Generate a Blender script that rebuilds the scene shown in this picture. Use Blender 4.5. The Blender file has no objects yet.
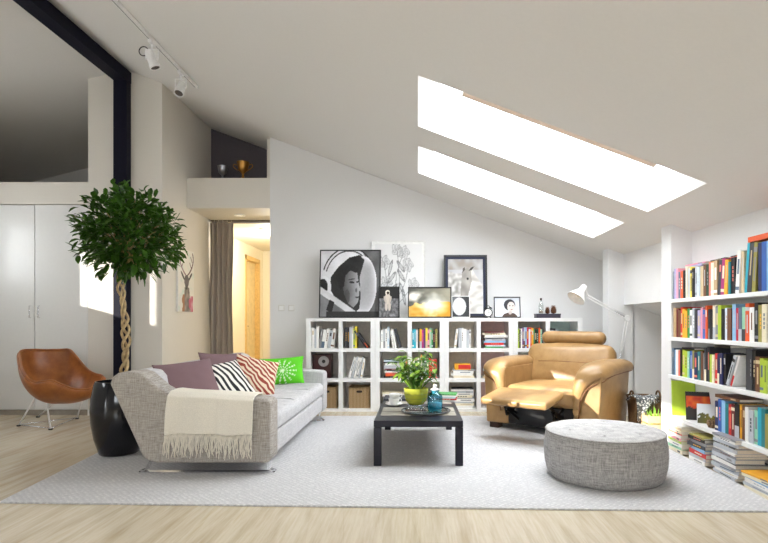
import bpy, bmesh, math, random
from mathutils import Vector, Matrix, noise, Euler
R = math.radians
F, VX, VY, CH = 530.0, 418.0, 322.0, 1.1          # focal length in pixels, vanishing point, eye height
def at(px, py, Y):                                  # the point at depth Y seen at a pixel of the 768x543 photo
    return Vector(((px - VX) * Y / F, Y, CH - (py - VY) * Y / F))
XRIDGE = -3.45
def zc(x):                                          # underside of the sloping ceiling
    return 2.789 - .373 * x if x >= XRIDGE else 2.789 - .373 * XRIDGE - .25 * (XRIDGE - x)
S = bpy.context.scene
COL = S.collection

# ------------------------------------------------------------------ camera, world, sun, exposure
cam = bpy.data.objects.new('camera', bpy.data.cameras.new('camera'))
COL.objects.link(cam)
cam.location = (0, 0, CH); cam.rotation_euler = (R(90), 0, 0)
cam.data.sensor_width = 36; cam.data.lens = F / 768 * 36
cam.data.shift_x = -(VX - 384) / 768; cam.data.shift_y = (VY - 271.5) / 768
cam.data.clip_start = .05
S.camera = cam

world = bpy.data.worlds.new('sky'); S.world = world
world.use_nodes = True
bgn = world.node_tree.nodes['Background']
bgn.inputs[0].default_value = (.93, .965, 1.0, 1); bgn.inputs[1].default_value = 13.2

sun = bpy.data.objects.new('sun', bpy.data.lights.new('sun', 'SUN'))
COL.objects.link(sun)
SUND = Vector((1, .45, -.27)).normalized()
sun.rotation_euler = SUND.to_track_quat('-Z', 'Y').to_euler()
sun.location = (-9, -2, 4)
sun.data.energy = 11.5; sun.data.angle = R(.6); sun.data.color = (1, .95, .86)

def portal(name, loc, direction, sx, sy):
    d = bpy.data.lights.new(name, 'AREA'); d.shape = 'RECTANGLE'; d.size = sx; d.size_y = sy
    d.cycles.is_portal = True
    o = bpy.data.objects.new(name, d); COL.objects.link(o)
    o.location = loc; o.rotation_euler = Vector(direction).to_track_quat('-Z', 'Y').to_euler()
    return o

S.view_settings.view_transform = 'Standard'; S.view_settings.look = 'None'
S.view_settings.exposure = 0.06; S.view_settings.gamma = 1.0; S.view_settings.use_curve_mapping = False
try:
    S.cycles.use_denoising = True
    S.cycles.max_bounces = 10; S.cycles.diffuse_bounces = 7; S.cycles.transparent_max_bounces = 16
except Exception:
    pass

# ------------------------------------------------------------------ helpers
def lin(c):
    return tuple((v / 12.92 if v <= .04045 else ((v + .055) / 1.055) ** 2.4) for v in c)
def rgb(r, g, b):
    return lin((r / 255, g / 255, b / 255))
class NT:
    def __init__(s, m):
        s.t = m.node_tree; s.n = s.t.nodes; s.b = s.n['Principled BSDF']
    def add(s, typ, **kw):
        n = s.n.new(typ)
        for k, v in kw.items():
            if k in n.inputs.keys(): n.inputs[k].default_value = v
            else: setattr(n, k, v)
        return n
    def link(s, a, b): s.t.links.new(a, b)
    def coord(s, scale=(1, 1, 1), rot=(0, 0, 0), out='Object'):
        c = s.add('ShaderNodeTexCoord'); m = s.add('ShaderNodeMapping')
        m.inputs['Scale'].default_value = scale; m.inputs['Rotation'].default_value = rot
        s.link(c.outputs[out], m.inputs['Vector']); return m.outputs['Vector']
    def ramp(s, fac, stops, interp='LINEAR'):
        r = s.add('ShaderNodeValToRGB'); r.color_ramp.interpolation = interp
        el = r.color_ramp.elements
        while len(el) < len(stops): el.new(.5)
        for e, (p, c) in zip(el, stops): e.position = p; e.color = (*c, 1)
        s.link(fac, r.inputs['Fac']); return r.outputs['Color']
    def bump(s, h, strength=.3, dist=.01):
        b = s.add('ShaderNodeBump'); b.inputs['Strength'].default_value = strength; b.inputs['Distance'].default_value = dist
        s.link(h, b.inputs['Height']); s.link(b.outputs['Normal'], s.b.inputs['Normal'])
    def noise(s, vec, scale, detail=3, rough=.5):
        n = s.add('ShaderNodeTexNoise'); n.inputs['Scale'].default_value = scale
        n.inputs['Detail'].default_value = detail; n.inputs['Roughness'].default_value = rough
        s.link(vec, n.inputs['Vector']); return n.outputs['Fac']
_m = {}
def new(name, col=(.8, .8, .8), rough=.5, metal=0.0, spec=.5):
    m = bpy.data.materials.new(name); m.use_nodes = True
    t = NT(m)
    t.b.inputs['Base Color'].default_value = (*col, 1); t.b.inputs['Roughness'].default_value = rough
    t.b.inputs['Metallic'].default_value = metal; t.b.inputs['Specular IOR Level'].default_value = spec
    return m, t
def flat(name, c, rough=.5, metal=0.0, spec=.5, var=.06, nscale=30, bump=.0):
    """a plain finish with a faint procedural mottling; c in 0-255 sRGB"""
    if name in _m: return _m[name]
    col = rgb(*c)
    m, t = new(name, col, rough, metal, spec)
    v = t.coord()
    f = t.noise(v, nscale)
    t.link(t.ramp(f, [(.3, tuple(x * (1 - var) for x in col)), (.7, tuple(min(1, x * (1 + var)) for x in col))]), t.b.inputs['Base Color'])
    if bump: t.bump(f, bump, .004)
    _m[name] = m; return m
def link(o, parent=None):
    COL.objects.link(o)
    if parent is not None: o.parent = parent
    return o
def obj(name, bm, mats, parent=None, smooth=False, bevel=0, seg=2, loc=None, recalc=True, angle=None):
    if recalc: bmesh.ops.recalc_face_normals(bm, faces=bm.faces)
    me = bpy.data.meshes.new(name); bm.to_mesh(me); bm.free()
    for m in (mats if isinstance(mats, (list, tuple)) else [mats]): me.materials.append(m)
    if smooth:
        for p in me.polygons: p.use_smooth = True
        if angle:
            try: me.set_sharp_from_angle(angle=R(angle))
            except Exception: pass
    o = bpy.data.objects.new(name, me); link(o, parent)
    if loc is not None: o.location = loc
    if bevel:
        b = o.modifiers.new('bevel', 'BEVEL'); b.width = bevel; b.segments = seg; b.limit_method = 'ANGLE'; b.angle_limit = R(35)
        for p in me.polygons: p.use_smooth = True
        b.harden_normals = True
    return o
def tag(o, label=None, cat=None, group=None, kind=None):
    for k, v in (('label', label), ('category', cat), ('group', group), ('kind', kind)):
        if v: o[k] = v
    return o
def thing(name, label, cat, loc=(0, 0, 0), rz=0, group=None):
    o = bpy.data.objects.new(name, None); o.empty_display_size = .1
    link(o); o.location = loc; o.rotation_euler = (0, 0, rz)
    return tag(o, label, cat, group)
def struct(name, bm, m, label=None, bevel=0, parent=None):
    o = obj(name, bm, m, parent, bevel=bevel)
    if parent is None: tag(o, label, None, None, 'structure')
    return o
def B(): return bmesh.new()
def box(bm, x0, x1, y0, y1, z0, z1, mi=0, mat=None):
    vs = [bm.verts.new((x, y, z)) for z in (z0, z1) for y in (y0, y1) for x in (x0, x1)]
    fs = [(0, 2, 3, 1), (4, 5, 7, 6), (0, 1, 5, 4), (2, 6, 7, 3), (0, 4, 6, 2), (1, 3, 7, 5)]
    out = []
    for f in fs:
        q = bm.faces.new([vs[i] for i in f]); q.material_index = mi; out.append(q)
    if mat is not None: bmesh.ops.transform(bm, matrix=mat, verts=vs)
    return vs
def prism(bm, poly, a0, a1, axis='y', mi=0):
    """extrude a polygon: axis y -> poly is (x,z); axis z -> (x,y); axis x -> (y,z)"""
    def p(u, v, a): return {'y': (u, a, v), 'z': (u, v, a), 'x': (a, u, v)}[axis]
    A = [bm.verts.new(p(u, v, a0)) for u, v in poly]; Bv = [bm.verts.new(p(u, v, a1)) for u, v in poly]
    n = len(poly)
    fs = [bm.faces.new(A), bm.faces.new(Bv[::-1])] + [bm.faces.new((A[i], Bv[i], Bv[(i + 1) % n], A[(i + 1) % n])) for i in range(n)]
    for f in fs: f.material_index = mi
    return A + Bv
def frame_axes(d):
    d = d.normalized(); u = Vector((0, 0, 1)) if abs(d.z) < .9 else Vector((1, 0, 0))
    a = d.cross(u).normalized(); return a, d.cross(a).normalized()
def tube(bm, pts, r, seg=8, mi=0, cap=True, closed=False):
    pts = [Vector(p) for p in pts]; n = len(pts); rings = []
    rs = r if isinstance(r, (list, tuple)) else [r] * n
    pa = None
    for i, p in enumerate(pts):
        if closed: d = pts[(i + 1) % n] - pts[i - 1]
        else: d = pts[min(i + 1, n - 1)] - pts[max(i - 1, 0)]
        if pa is None: a, b = frame_axes(d)
        else:
            d = d.normalized(); a = (pa - d * pa.dot(d)).normalized(); b = d.cross(a)
        pa = a
        rings.append([bm.verts.new(p + (a * math.cos(k * 2 * math.pi / seg) + b * math.sin(k * 2 * math.pi / seg)) * rs[i]) for k in range(seg)])
    for i in range(n if closed else n - 1):
        A, C = rings[i], rings[(i + 1) % n]
        for k in range(seg):
            f = bm.faces.new((A[k], A[(k + 1) % seg], C[(k + 1) % seg], C[k])); f.material_index = mi
    if cap and not closed:
        for q in (rings[0][::-1], rings[-1]):
            f = bm.faces.new(q); f.material_index = mi
def lathe(bm, prof, seg=32, c=(0, 0, 0), mi=0, mat=None, closed=False):
    """revolve (r,z) points about z"""
    rings = []; allv = []
    for r, z in prof:
        if r < 1e-5: q = [bm.verts.new((c[0], c[1], c[2] + z))]
        else: q = [bm.verts.new((c[0] + r * math.cos(k * 2 * math.pi / seg), c[1] + r * math.sin(k * 2 * math.pi / seg), c[2] + z)) for k in range(seg)]
        rings.append(q); allv += q
    pairs = list(zip(rings, rings[1:])) + ([(rings[-1], rings[0])] if closed else [])
    for A, C in pairs:
        for k in range(seg):
            k2 = (k + 1) % seg
            if len(A) == 1 and len(C) == 1: continue
            if len(A) == 1: f = bm.faces.new((A[0], C[k2], C[k]))
            elif len(C) == 1: f = bm.faces.new((A[k], A[k2], C[0]))
            else: f = bm.faces.new((A[k], A[k2], C[k2], C[k]))
            f.material_index = mi
    if mat is not None: bmesh.ops.transform(bm, matrix=mat, verts=allv)
    return allv
def grid(bm, nu, nv, fn, mi=0, wrap_u=False):
    V = [[bm.verts.new(fn(i / nu, j / nv)) for i in range(nu + (0 if wrap_u else 1))] for j in range(nv + 1)]
    for j in range(nv):
        for i in range(nu):
            i2 = (i + 1) % nu if wrap_u else i + 1
            f = bm.faces.new((V[j][i], V[j][i2], V[j + 1][i2], V[j + 1][i])); f.material_index = mi
    return V
def rbox(bm, sx, sy, sz, e=.35, n=10, c=(0, 0, 0), mat=None, pw=4):
    """soft cushion block: a superellipsoid-like rounded box"""
    bm2 = bmesh.new(); bmesh.ops.create_cube(bm2, size=2.0)
    bmesh.ops.subdivide_edges(bm2, edges=bm2.edges[:], cuts=n, use_grid_fill=True)
    for v in bm2.verts:
        p = v.co
        m = (abs(p.x) ** pw + abs(p.y) ** pw + abs(p.z) ** pw) ** (1 / pw)
        q = p / m
        k = Vector((q.x * sx / 2, q.y * sy / 2, q.z * sz / 2))
        v.co = k
        if mat is not None: v.co = mat @ v.co
        v.co += Vector(c)
    me = bpy.data.meshes.new('tmp'); bm2.to_mesh(me); bm2.free(); bm.from_mesh(me); bpy.data.meshes.remove(me)
def rounded(bm, x0, x1, y0, y1, z0, z1, r=.03, puff=.0, n=8):
    """a block with true rounded edges of radius r and optional puffed faces"""
    bm2 = bmesh.new(); bmesh.ops.create_cube(bm2, size=2.0)
    bmesh.ops.subdivide_edges(bm2, edges=bm2.edges[:], cuts=n * 2 - 1, use_grid_fill=True)
    h = Vector(((x1 - x0) / 2, (y1 - y0) / 2, (z1 - z0) / 2)); c = Vector(((x0 + x1) / 2, (y0 + y1) / 2, (z0 + z1) / 2))
    def warp(t):  # put more rows near the edges
        return math.copysign(1 - (1 - abs(t)) ** 1.7, t)
    for v in bm2.verts:
        p = Vector([warp(a) * hh for a, hh in zip(v.co, h)])
        inner = Vector([max(-(hh - r), min(hh - r, a)) for a, hh in zip(p, h)])
        d = p - inner
        o = [abs(abs(a) - 1) < 1e-6 for a in v.co]
        if d.length > 1e-9: p = inner + d.normalized() * r
        if puff:
            u = [p[i] / h[i] for i in range(3)]
            for i in range(3):
                j, k = (i + 1) % 3, (i + 2) % 3
                p[i] += math.copysign(1, u[i]) * puff * abs(u[i]) ** 3 * (1 - u[j] ** 2) * (1 - u[k] ** 2)
        v.co = p + c
    me = bpy.data.meshes.new('tmp'); bm2.to_mesh(me); bm2.free(); bm.from_mesh(me); bpy.data.meshes.remove(me)
def vnoise(x, y, z=0): return noise.noise(Vector((x, y, z)))
def smooth_loop(pts, n):
    """closed Catmull-Rom"""
    P = [Vector(p) for p in pts]; m = len(P); out = []
    for i in range(m):
        a, b, c, d = P[i - 1], P[i], P[(i + 1) % m], P[(i + 2) % m]
        for k in range(n):
            t = k / n
            out.append(.5 * ((2 * b) + (c - a) * t + (2 * a - 5 * b + 4 * c - d) * t * t + (3 * b - a - 3 * c + d) * t ** 3))
    return out
def smooth_line(pts, n):
    P = [Vector(p) for p in pts]; out = []
    for i in range(len(P) - 1):
        a, b, c, d = P[max(i - 1, 0)], P[i], P[i + 1], P[min(i + 2, len(P) - 1)]
        for k in range(n):
            t = k / n
            out.append(.5 * ((2 * b) + (c - a) * t + (2 * a - 5 * b + 4 * c - d) * t * t + (3 * b - a - 3 * c + d) * t ** 3))
    return out + [P[-1]]
def attr_mat(name, rough=.5):
    if name in _m: return _m[name]
    m, t = new(name, rough=rough)
    a = t.add('ShaderNodeAttribute'); a.attribute_name = 'paint'
    t.link(a.outputs['Color'], t.b.inputs['Base Color'])
    _m[name] = m; return m
def set_paint(o, fn):
    """fn(local vertex) -> sRGB 0..1, the printed pattern of a surface"""
    at_ = o.data.color_attributes.new('paint', 'FLOAT_COLOR', 'POINT')
    for i, v in enumerate(o.data.vertices):
        at_.data[i].color = (*lin(tuple(max(0, min(1, x)) for x in fn(v.co))), 1)
NUM = ['zeroth', 'first', 'second', 'third', 'fourth', 'fifth', 'sixth', 'seventh', 'eighth', 'ninth', 'tenth'] + [f'{i}th' for i in range(11, 21)] + ['21st', '22nd', '23rd'] + [f'{i}th' for i in range(24, 31)] + ['31st', '32nd', '33rd'] + [f'{i}th' for i in range(34, 50)]

# ------------------------------------------------------------------ materials
white_wall = flat('white wall paint', (226, 226, 226), .65, var=.012, nscale=60, bump=.03)
ceil_paint = flat('ceiling paint', (222, 220, 217), .75, var=.01, nscale=50)
warm_wall = flat('warm white wall paint', (222, 217, 208), .6, var=.012, nscale=60)
cream = flat('cream corridor paint', (240, 234, 218), .6, var=.02)
dark_wall = flat('dark grey niche paint', (92, 86, 94), .7, var=.04)
white_lacquer = flat('white lacquer', (236, 236, 235), .28, var=.01)
door_white = flat('satin door white', (224, 224, 222), .3, var=.01)
plinth_grey = flat('grey plinth', (150, 143, 132), .5)
navy_steel = flat('dark blue steel paint', (17, 17, 34), .6, spec=.15, var=.1)
chrome = flat('chrome', (225, 225, 228), .09, 1.0, var=.01)
steel_dark = flat('dark metal', (40, 38, 38), .4, .8)
white_metal = flat('white enamel', (238, 238, 238), .3)
black_frame = flat('black frame lacquer', (22, 21, 24), .35)
black_plastic = flat('black plastic', (20, 20, 22), .4)
oak = flat('oak wood', (208, 164, 92), .5, var=.12, nscale=14)
paper = flat('book paper', (232, 226, 212), .8, var=.05, nscale=120)
def wood_floor():
    m, t = new('oak floor boards', rough=.3)
    v = t.coord((1, 1, 1), (0, 0, R(82)))
    br = t.add('ShaderNodeTexBrick'); t.link(v, br.inputs['Vector'])
    br.offset = .37; br.inputs['Scale'].default_value = 1.0
    br.inputs['Brick Width'].default_value = 1.9; br.inputs['Row Height'].default_value = .19
    br.inputs['Mortar Size'].default_value = .0009; br.inputs['Bias'].default_value = 0
    br.inputs['Color1'].default_value = (*rgb(206, 192, 166), 1); br.inputs['Color2'].default_value = (*rgb(188, 172, 144), 1)
    br.inputs['Mortar'].default_value = (*rgb(172, 150, 118), 1)
    v2 = t.coord((5.5, .55, 1), (0, 0, R(8)))
    g = t.noise(v2, 2.2, 5, .55)
    v3 = t.coord((26, 1.0, 1), (0, 0, R(8))); g2 = t.noise(v3, 3, 4)
    gc = t.ramp(g, [(.3, rgb(190, 172, 144)), (.55, rgb(220, 210, 190)), (.75, rgb(202, 186, 156))])
    mx = t.add('ShaderNodeMix'); mx.data_type = 'RGBA'; mx.blend_type = 'MIX'; mx.inputs[0].default_value = .72
    t.link(br.outputs['Color'], mx.inputs[6]); t.link(gc, mx.inputs[7])
    m2 = t.add('ShaderNodeMix'); m2.data_type = 'RGBA'; m2.blend_type = 'MULTIPLY'; m2.inputs[0].default_value = .25
    t.link(mx.outputs[2], m2.inputs[6]); t.link(t.ramp(g2, [(.35, (.7, .6, .48)), (.6, (1, 1, 1))]), m2.inputs[7])
    t.link(m2.outputs[2], t.b.inputs['Base Color'])
    t.b.inputs['Roughness'].default_value = .26
    return m
floor_mat = wood_floor()
def rug_mat():
    m, t = new('light grey woven rug', rough=.95, spec=.1)
    v = t.coord((1, 1, 1), (0, 0, R(45)))
    ch = t.add('ShaderNodeTexVoronoi'); ch.inputs['Scale'].default_value = 34; ch.distance = 'MANHATTAN'; ch.inputs['Randomness'].default_value = .35
    t.link(v, ch.inputs['Vector'])
    n = t.noise(t.coord(), 160, 2)
    c = t.ramp(ch.outputs['Distance'], [(.0, rgb(236, 235, 235)), (.75, rgb(208, 207, 209))])
    mx = t.add('ShaderNodeMix'); mx.data_type = 'RGBA'; mx.blend_type = 'MULTIPLY'; mx.inputs[0].default_value = .35
    t.link(c, mx.inputs[6]); t.link(t.ramp(n, [(.35, (.72, .72, .72)), (.6, (1, 1, 1))]), mx.inputs[7])
    t.link(mx.outputs[2], t.b.inputs['Base Color'])
    ma = t.add('ShaderNodeMath'); ma.operation = 'SUBTRACT'; t.link(n, ma.inputs[0]); t.link(ch.outputs['Distance'], ma.inputs[1])
    t.bump(ma.outputs[0], .5, .012)
    return m
rug_m = rug_mat()
def weave(name, light, dark, sc=60, vx=(1, 1, 1)):
    """linen with slubs along both thread directions"""
    m, t = new(name, rough=.9, spec=.15)
    n1 = t.noise(t.coord((.12, .12, 1.6)), sc, 3, .6); n2 = t.noise(t.coord((1.6, 1.6, .12)), sc, 3, .6)
    n3 = t.noise(t.coord((1.6, .12, 1)), sc, 2, .6)
    a = t.add('ShaderNodeMath'); a.operation = 'ADD'; t.link(n1, a.inputs[0]); t.link(n2, a.inputs[1])
    a2 = t.add('ShaderNodeMath'); a2.operation = 'MULTIPLY_ADD'; t.link(n3, a2.inputs[0]); a2.inputs[1].default_value = .4; t.link(a.outputs[0], a2.inputs[2])
    mr = t.add('ShaderNodeMapRange'); mr.inputs['From Min'].default_value = .92; mr.inputs['From Max'].default_value = 1.48
    t.link(a2.outputs[0], mr.inputs['Value'])
    t.link(t.ramp(mr.outputs['Result'], [(.0, rgb(*dark)), (1.0, rgb(*light))]), t.b.inputs['Base Color'])
    t.bump(a2.outputs[0], .35, .006)
    return m
sofa_shade_m = weave('shaded grey sofa linen', (196, 190, 182), (140, 133, 126), 105)  # darker copy of the sofa linen, shade of the near end in its colour
sofa_lit_m = weave('lit grey sofa linen', (214, 213, 214), (184, 183, 186), 105)  # paler copy of the same linen, skylight brightness in its colour
ottoman_m = weave('shaded ottoman linen', (192, 189, 186), (134, 132, 131), 100)
def leather(name, c, dark, rough=.42, sc=9):
    m, t = new(name, rough=rough)
    f = t.noise(t.coord(), sc, 5, .6)
    t.link(t.ramp(f, [(.32, rgb(*dark)), (.66, rgb(*c))]), t.b.inputs['Base Color'])
    vo = t.add('ShaderNodeTexVoronoi'); vo.inputs['Scale'].default_value = 180; t.link(t.coord(), vo.inputs['Vector'])
    t.bump(vo.outputs['Distance'], .12, .003)
    return m
tan_leather = leather('tan leather', (168, 133, 86), (150, 115, 70), .36)
cognac_leather = leather('cognac leather', (170, 104, 50), (138, 78, 34), .38)
def wicker(name, light, dark):
    m, t = new(name, rough=.7)
    w1 = t.add('ShaderNodeTexWave'); w1.bands_direction = 'Z'; w1.inputs['Scale'].default_value = 26; w1.inputs['Distortion'].default_value = 1.2
    t.link(t.coord(), w1.inputs['Vector'])
    w2 = t.add('ShaderNodeTexWave'); w2.bands_direction = 'X'; w2.inputs['Scale'].default_value = 18; w2.inputs['Distortion'].default_value = 1
    t.link(t.coord(), w2.inputs['Vector'])
    a = t.add('ShaderNodeMath'); a.operation = 'MULTIPLY'; t.link(w1.outputs['Fac'], a.inputs[0]); t.link(w2.outputs['Fac'], a.inputs[1])
    t.link(t.ramp(a.outputs[0], [(.0, rgb(*dark)), (.5, rgb(*light))]), t.b.inputs['Base Color'])
    t.bump(a.outputs[0], .6, .01)
    return m
wicker_m = wicker('woven seagrass', (206, 178, 134), (128, 98, 62))
dark_wicker = wicker('brown wicker', (150, 116, 78), (84, 60, 38))
def glassy(name, tint, rough=0.02, fac=.12, dens=None):
    """clear or tinted glass: tinted transparency under a gloss"""
    m = bpy.data.materials.new(name); m.use_nodes = True
    t = m.node_tree; n = t.nodes; n.remove(n['Principled BSDF'])
    tr = n.new('ShaderNodeBsdfTransparent'); tr.inputs[0].default_value = (*tint, 1)
    gl = n.new('ShaderNodeBsdfGlossy'); gl.inputs['Roughness'].default_value = rough
    mx = n.new('ShaderNodeMixShader')
    mx.inputs[0].default_value = fac; t.links.new(tr.outputs[0], mx.inputs[1]); t.links.new(gl.outputs[0], mx.inputs[2])
    t.links.new(mx.outputs[0], n['Material Output'].inputs['Surface'])
    return m
pane_m = glassy('window glass', (.98, .99, .99), .15, .03)
clear_glass = glassy('clear glass', (.93, .95, .95), .03, .12)
blue_glass = glassy('aqua blue glass', rgb(176, 226, 236), .03, .1)

# ================================================================== THE ROOM
YB, YN, YL, XL, XR = 6.9, 7.71, 6.25, -3.01, 2.41      # back wall, niche back, front-facing left wall, left wall, right wall
XW, YR = -5.3, -2.6                                    # window wall on the left, wall behind the viewer
bm = B(); box(bm, XW - .2, 3.3, YR - .2, 11.4, -.1, 0); struct('floor', bm, floor_mat)

# right slope with the two skylight shafts
SKY = [((0, 1.98, 3.63, 4.57), (.16, 1.93, 3.78, 4.62)), ((0, 1.98, 5.08, 6.0), (.16, 1.93, 5.18, 6.05))]
T = .15
bm = B()
def slab(bm, xs, ys, holes, dz, hole_z):
    for i in range(len(xs) - 1):
        for j in range(len(ys) - 1):
            q = (xs[i], xs[i + 1], ys[j], ys[j + 1])
            if any(abs(q[0] - h[0]) < 1e-4 and abs(q[2] - h[2]) < 1e-4 for h in holes): continue
            bm.faces.new([bm.verts.new((x, y, zc(x) + dz)) for x, y in ((q[0], q[2]), (q[1], q[2]), (q[1], q[3]), (q[0], q[3]))])
slab(bm, [XRIDGE, 0, 1.98, 2.75], [YR - .2, 3.63, 4.57, 5.08, 6.0, 10.2], [s[0] for s in SKY], 0, 0)
slab(bm, [XRIDGE, .16, 1.93, 2.75], [YR - .2, 3.78, 4.62, 5.18, 6.05, 10.8], [s[1] for s in SKY], T, 0)
for a, b in SKY:
    ca = [(a[0], a[2]), (a[1], a[2]), (a[1], a[3]), (a[0], a[3])]; cb = [(b[0], b[2]), (b[1], b[2]), (b[1], b[3]), (b[0], b[3])]
    for k in range(4):
        k2 = (k + 1) % 4
        bm.faces.new([bm.verts.new(p) for p in ((*ca[k], zc(ca[k][0])), (*ca[k2], zc(ca[k2][0])), (*cb[k2], zc(cb[k2][0]) + T), (*cb[k], zc(cb[k][0]) + T))])
struct('ceiling', bm, ceil_paint)
blind_m = flat('beige pleated blind', (236, 216, 200), .7)
for k, (a, b) in enumerate(SKY):
    m = B()
    for (x0, x1, y0, y1) in ((b[0], b[1], b[2] - .045, b[2] - .002), (b[0], b[1], b[3] + .002, b[3] + .045), (b[0] - .045, b[0] - .002, b[2], b[3]), (b[1] + .002, b[1] + .045, b[2], b[3])):
        vs = [m.verts.new((x, y, zc(x) + T + dz)) for dz in (0, .05) for x, y in ((x0, y0), (x1, y0), (x1, y1), (x0, y1))]
        for f in ((0, 1, 2, 3), (4, 5, 6, 7), (0, 1, 5, 4), (1, 2, 6, 5), (2, 3, 7, 6), (3, 0, 4, 7)): m.faces.new([vs[i] for i in f])
    w = struct(f'window_{k + 1}', m, white_lacquer)
    m = B(); m.faces.new([m.verts.new((x, y, zc(x) + T + .03)) for x, y in ((b[0], b[2]), (b[1], b[2]), (b[1], b[3]), (b[0], b[3]))])
    obj('glass_pane', m, pane_m, w)
    m = B(); y0 = a[2] + .03                                        # rolled-up blind along the near edge of the shaft
    pts = [(.31, y0, zc(.31) + .012), (1.64, y0, zc(1.64) + .012)]
    tube(m, pts, .026, 12)
    if k == 0: obj('blind_cassette', m, blind_m, w, smooth=True, angle=40)
    else: m.free()
    c = ((b[0] + b[1]) / 2, (b[2] + b[3]) / 2, zc((b[0] + b[1]) / 2) + T + .1)
    portal('skylight_portal', c, (-.35, 0, -.937), b[1] - b[0] + .1, b[3] - b[2] + .1)

# left slope
bm = B(); prism(bm, [(XRIDGE, zc(XRIDGE)), (XW - .13, zc(XW - .13)), (XW - .13, zc(XW - .13) + .2), (XRIDGE, zc(XRIDGE) + .3)], YR - .2, 6.2)
prism(bm, [(XRIDGE, zc(XRIDGE)), (-9.2, zc(-9.2)), (-9.2, zc(-9.2) + .2), (XRIDGE, zc(XRIDGE) + .3)], 6.2, 10.8)
struct('ceiling_left', bm, ceil_paint)
# ridge beam and its column
bm = B(); box(bm, -3.53, -3.37, YR, 6.235, 3.90, 4.03); struct('beam_ridge', bm, navy_steel, bevel=.004)
bm = B(); box(bm, -3.53, -3.375, 6.135, 6.235, 0, 3.90); struct('column_steel', bm, navy_steel, bevel=.004)

# back wall
bm = B(); prism(bm, [(-1.927, 0), (2.6, 0), (2.6, zc(2.6) + .03), (-1.927, zc(-1.927) + .03)], YB, YB + .12)
struct('wall_back', bm, white_wall)
bm = B(); box(bm, XL - .02, -1.927, YB, YN + .02, 2.584, 2.975); box(bm, -2.0, -1.927, YB + .12, YN, 2.9, 3.6)
struct('wall_lintel', bm, warm_wall)
bm = B(); box(bm, XL - .3, -1.8, YN, YN + .1, 2.55, 4.0); struct('wall_niche', bm, dark_wall)
# left wall and the pillar that ends it
bm = B(); box(bm, -3.42, XL, 6.235, 8.0, 0, 2.6)
prism(bm, [(-3.42, 2.6), (XL, 2.6), (XL, zc(XL) + .03), (-3.42, zc(-3.42) + .03)], 6.235, 8.0)
struct('wall_left', bm, warm_wall)
bm = B(); prism(bm, [(-3.89, 0), (-3.42, 0), (-3.42, 4.09), (XRIDGE, 4.10), (-3.89, zc(-3.89) + .03)], YL, YL + .4)
struct('wall_left_pier', bm, warm_wall)
bm = B(); box(bm, XW - .2, -3.89, YL, YL + .05, 2.49, 2.75); box(bm, -9.1, -3.75, YL + .55, 8.65, 2.66, 2.75); box(bm, -9.1, -3.89, YL + .05, YL + .55, 2.495, 2.75); struct('wall_gallery', bm, warm_wall)
bm = B(); box(bm, -9.2, -3.37, 8.6, 8.7, 2.5, 4.1); box(bm, -7.6, -7.5, 6.2, 8.7, 2.5, 4.1); box(bm, -9.2, XW - .1, 6.2, 6.3, 0, 4.0)
box(bm, -3.89, -3.7, YL + .4, 8.6, 2.75, 4.0); struct('wall_gallery_back', bm, ceil_paint)

# window wall on the left, openings where the afternoon sun comes in
def wall_with_openings(bm, fixed0, fixed1, a0, a1, z0, z1, openings, axis):
    """openings: (a0,a1,z0,z1); axis 'x' -> wall thickness along x, runs along y"""
    As = sorted({a0, a1} | {v for o in openings for v in o[:2]}); Zs = sorted({z0, z1} | {v for o in openings for v in o[2:]})
    for i in range(len(As) - 1):
        for j in range(len(Zs) - 1):
            am, zm = (As[i] + As[i + 1]) / 2, (Zs[j] + Zs[j + 1]) / 2
            if any(o[0] < am < o[1] and o[2] < zm < o[3] for o in openings): continue
            if axis == 'x': box(bm, fixed0, fixed1, As[i], As[i + 1], Zs[j], Zs[j + 1])
            else: box(bm, As[i], As[i + 1], fixed0, fixed1, Zs[j], Zs[j + 1])
LW = [(5.155, 5.66, 1.635, 2.42), (1.00, 2.72, 1.92, 2.44), (-2.3, -1.2, .08, .95)]  # last, low opening is unseen and added to brighten the left side
bm = B(); wall_with_openings(bm, XW - .12, XW, YR, 6.3, 0, 3.75, LW, 'x'); struct('wall_window_side', bm, white_wall)
FILL_WIN = [(-1.25, .65, .9, 1.95)]  # unseen window added behind the viewer for frontal fill light
bm = B(); wall_with_openings(bm, YR - .12, YR, XW, 2.6, 0, 4.3, FILL_WIN, 'y'); struct('wall_front', bm, white_wall)
nwin = 3
for o in LW:
    m = B()
    for (y0, y1, z0, z1) in ((o[0], o[1], o[2], o[2] + .03), (o[0], o[1], o[3] - .03, o[3]), (o[0], o[0] + .03, o[2], o[3]), (o[1] - .03, o[1], o[2], o[3])):
        box(m, XW - .11, XW - .07, y0 - .004, y1 + .004, z0 - .004, z1 + .004)
    w = struct(f'window_{nwin}', m, white_lacquer); nwin += 1
    m = B(); m.faces.new([m.verts.new((XW - .09, y, z)) for y, z in ((o[0], o[2]), (o[1], o[2]), (o[1], o[3]), (o[0], o[3]))])
    obj('glass_pane', m, pane_m, w)
    portal('side_window_portal', (XW - .2, (o[0] + o[1]) / 2, (o[2] + o[3]) / 2), (1, 0, 0), o[1] - o[0] + .1, o[3] - o[2] + .1)
o = FILL_WIN[0]
m = B()
for (x0, x1, z0, z1) in ((o[0], o[1], o[2], o[2] + .06), (o[0], o[1], o[3] - .06, o[3]), (o[0], o[0] + .06, o[2], o[3]), (o[1] - .06, o[1], o[2], o[3]), (-.33, -.27, o[2], o[3])):
    box(m, x0, x1, YR - .1, YR - .04, z0, z1)
w = struct(f'window_{nwin}', m, white_lacquer)  # frame of the added fill window
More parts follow.
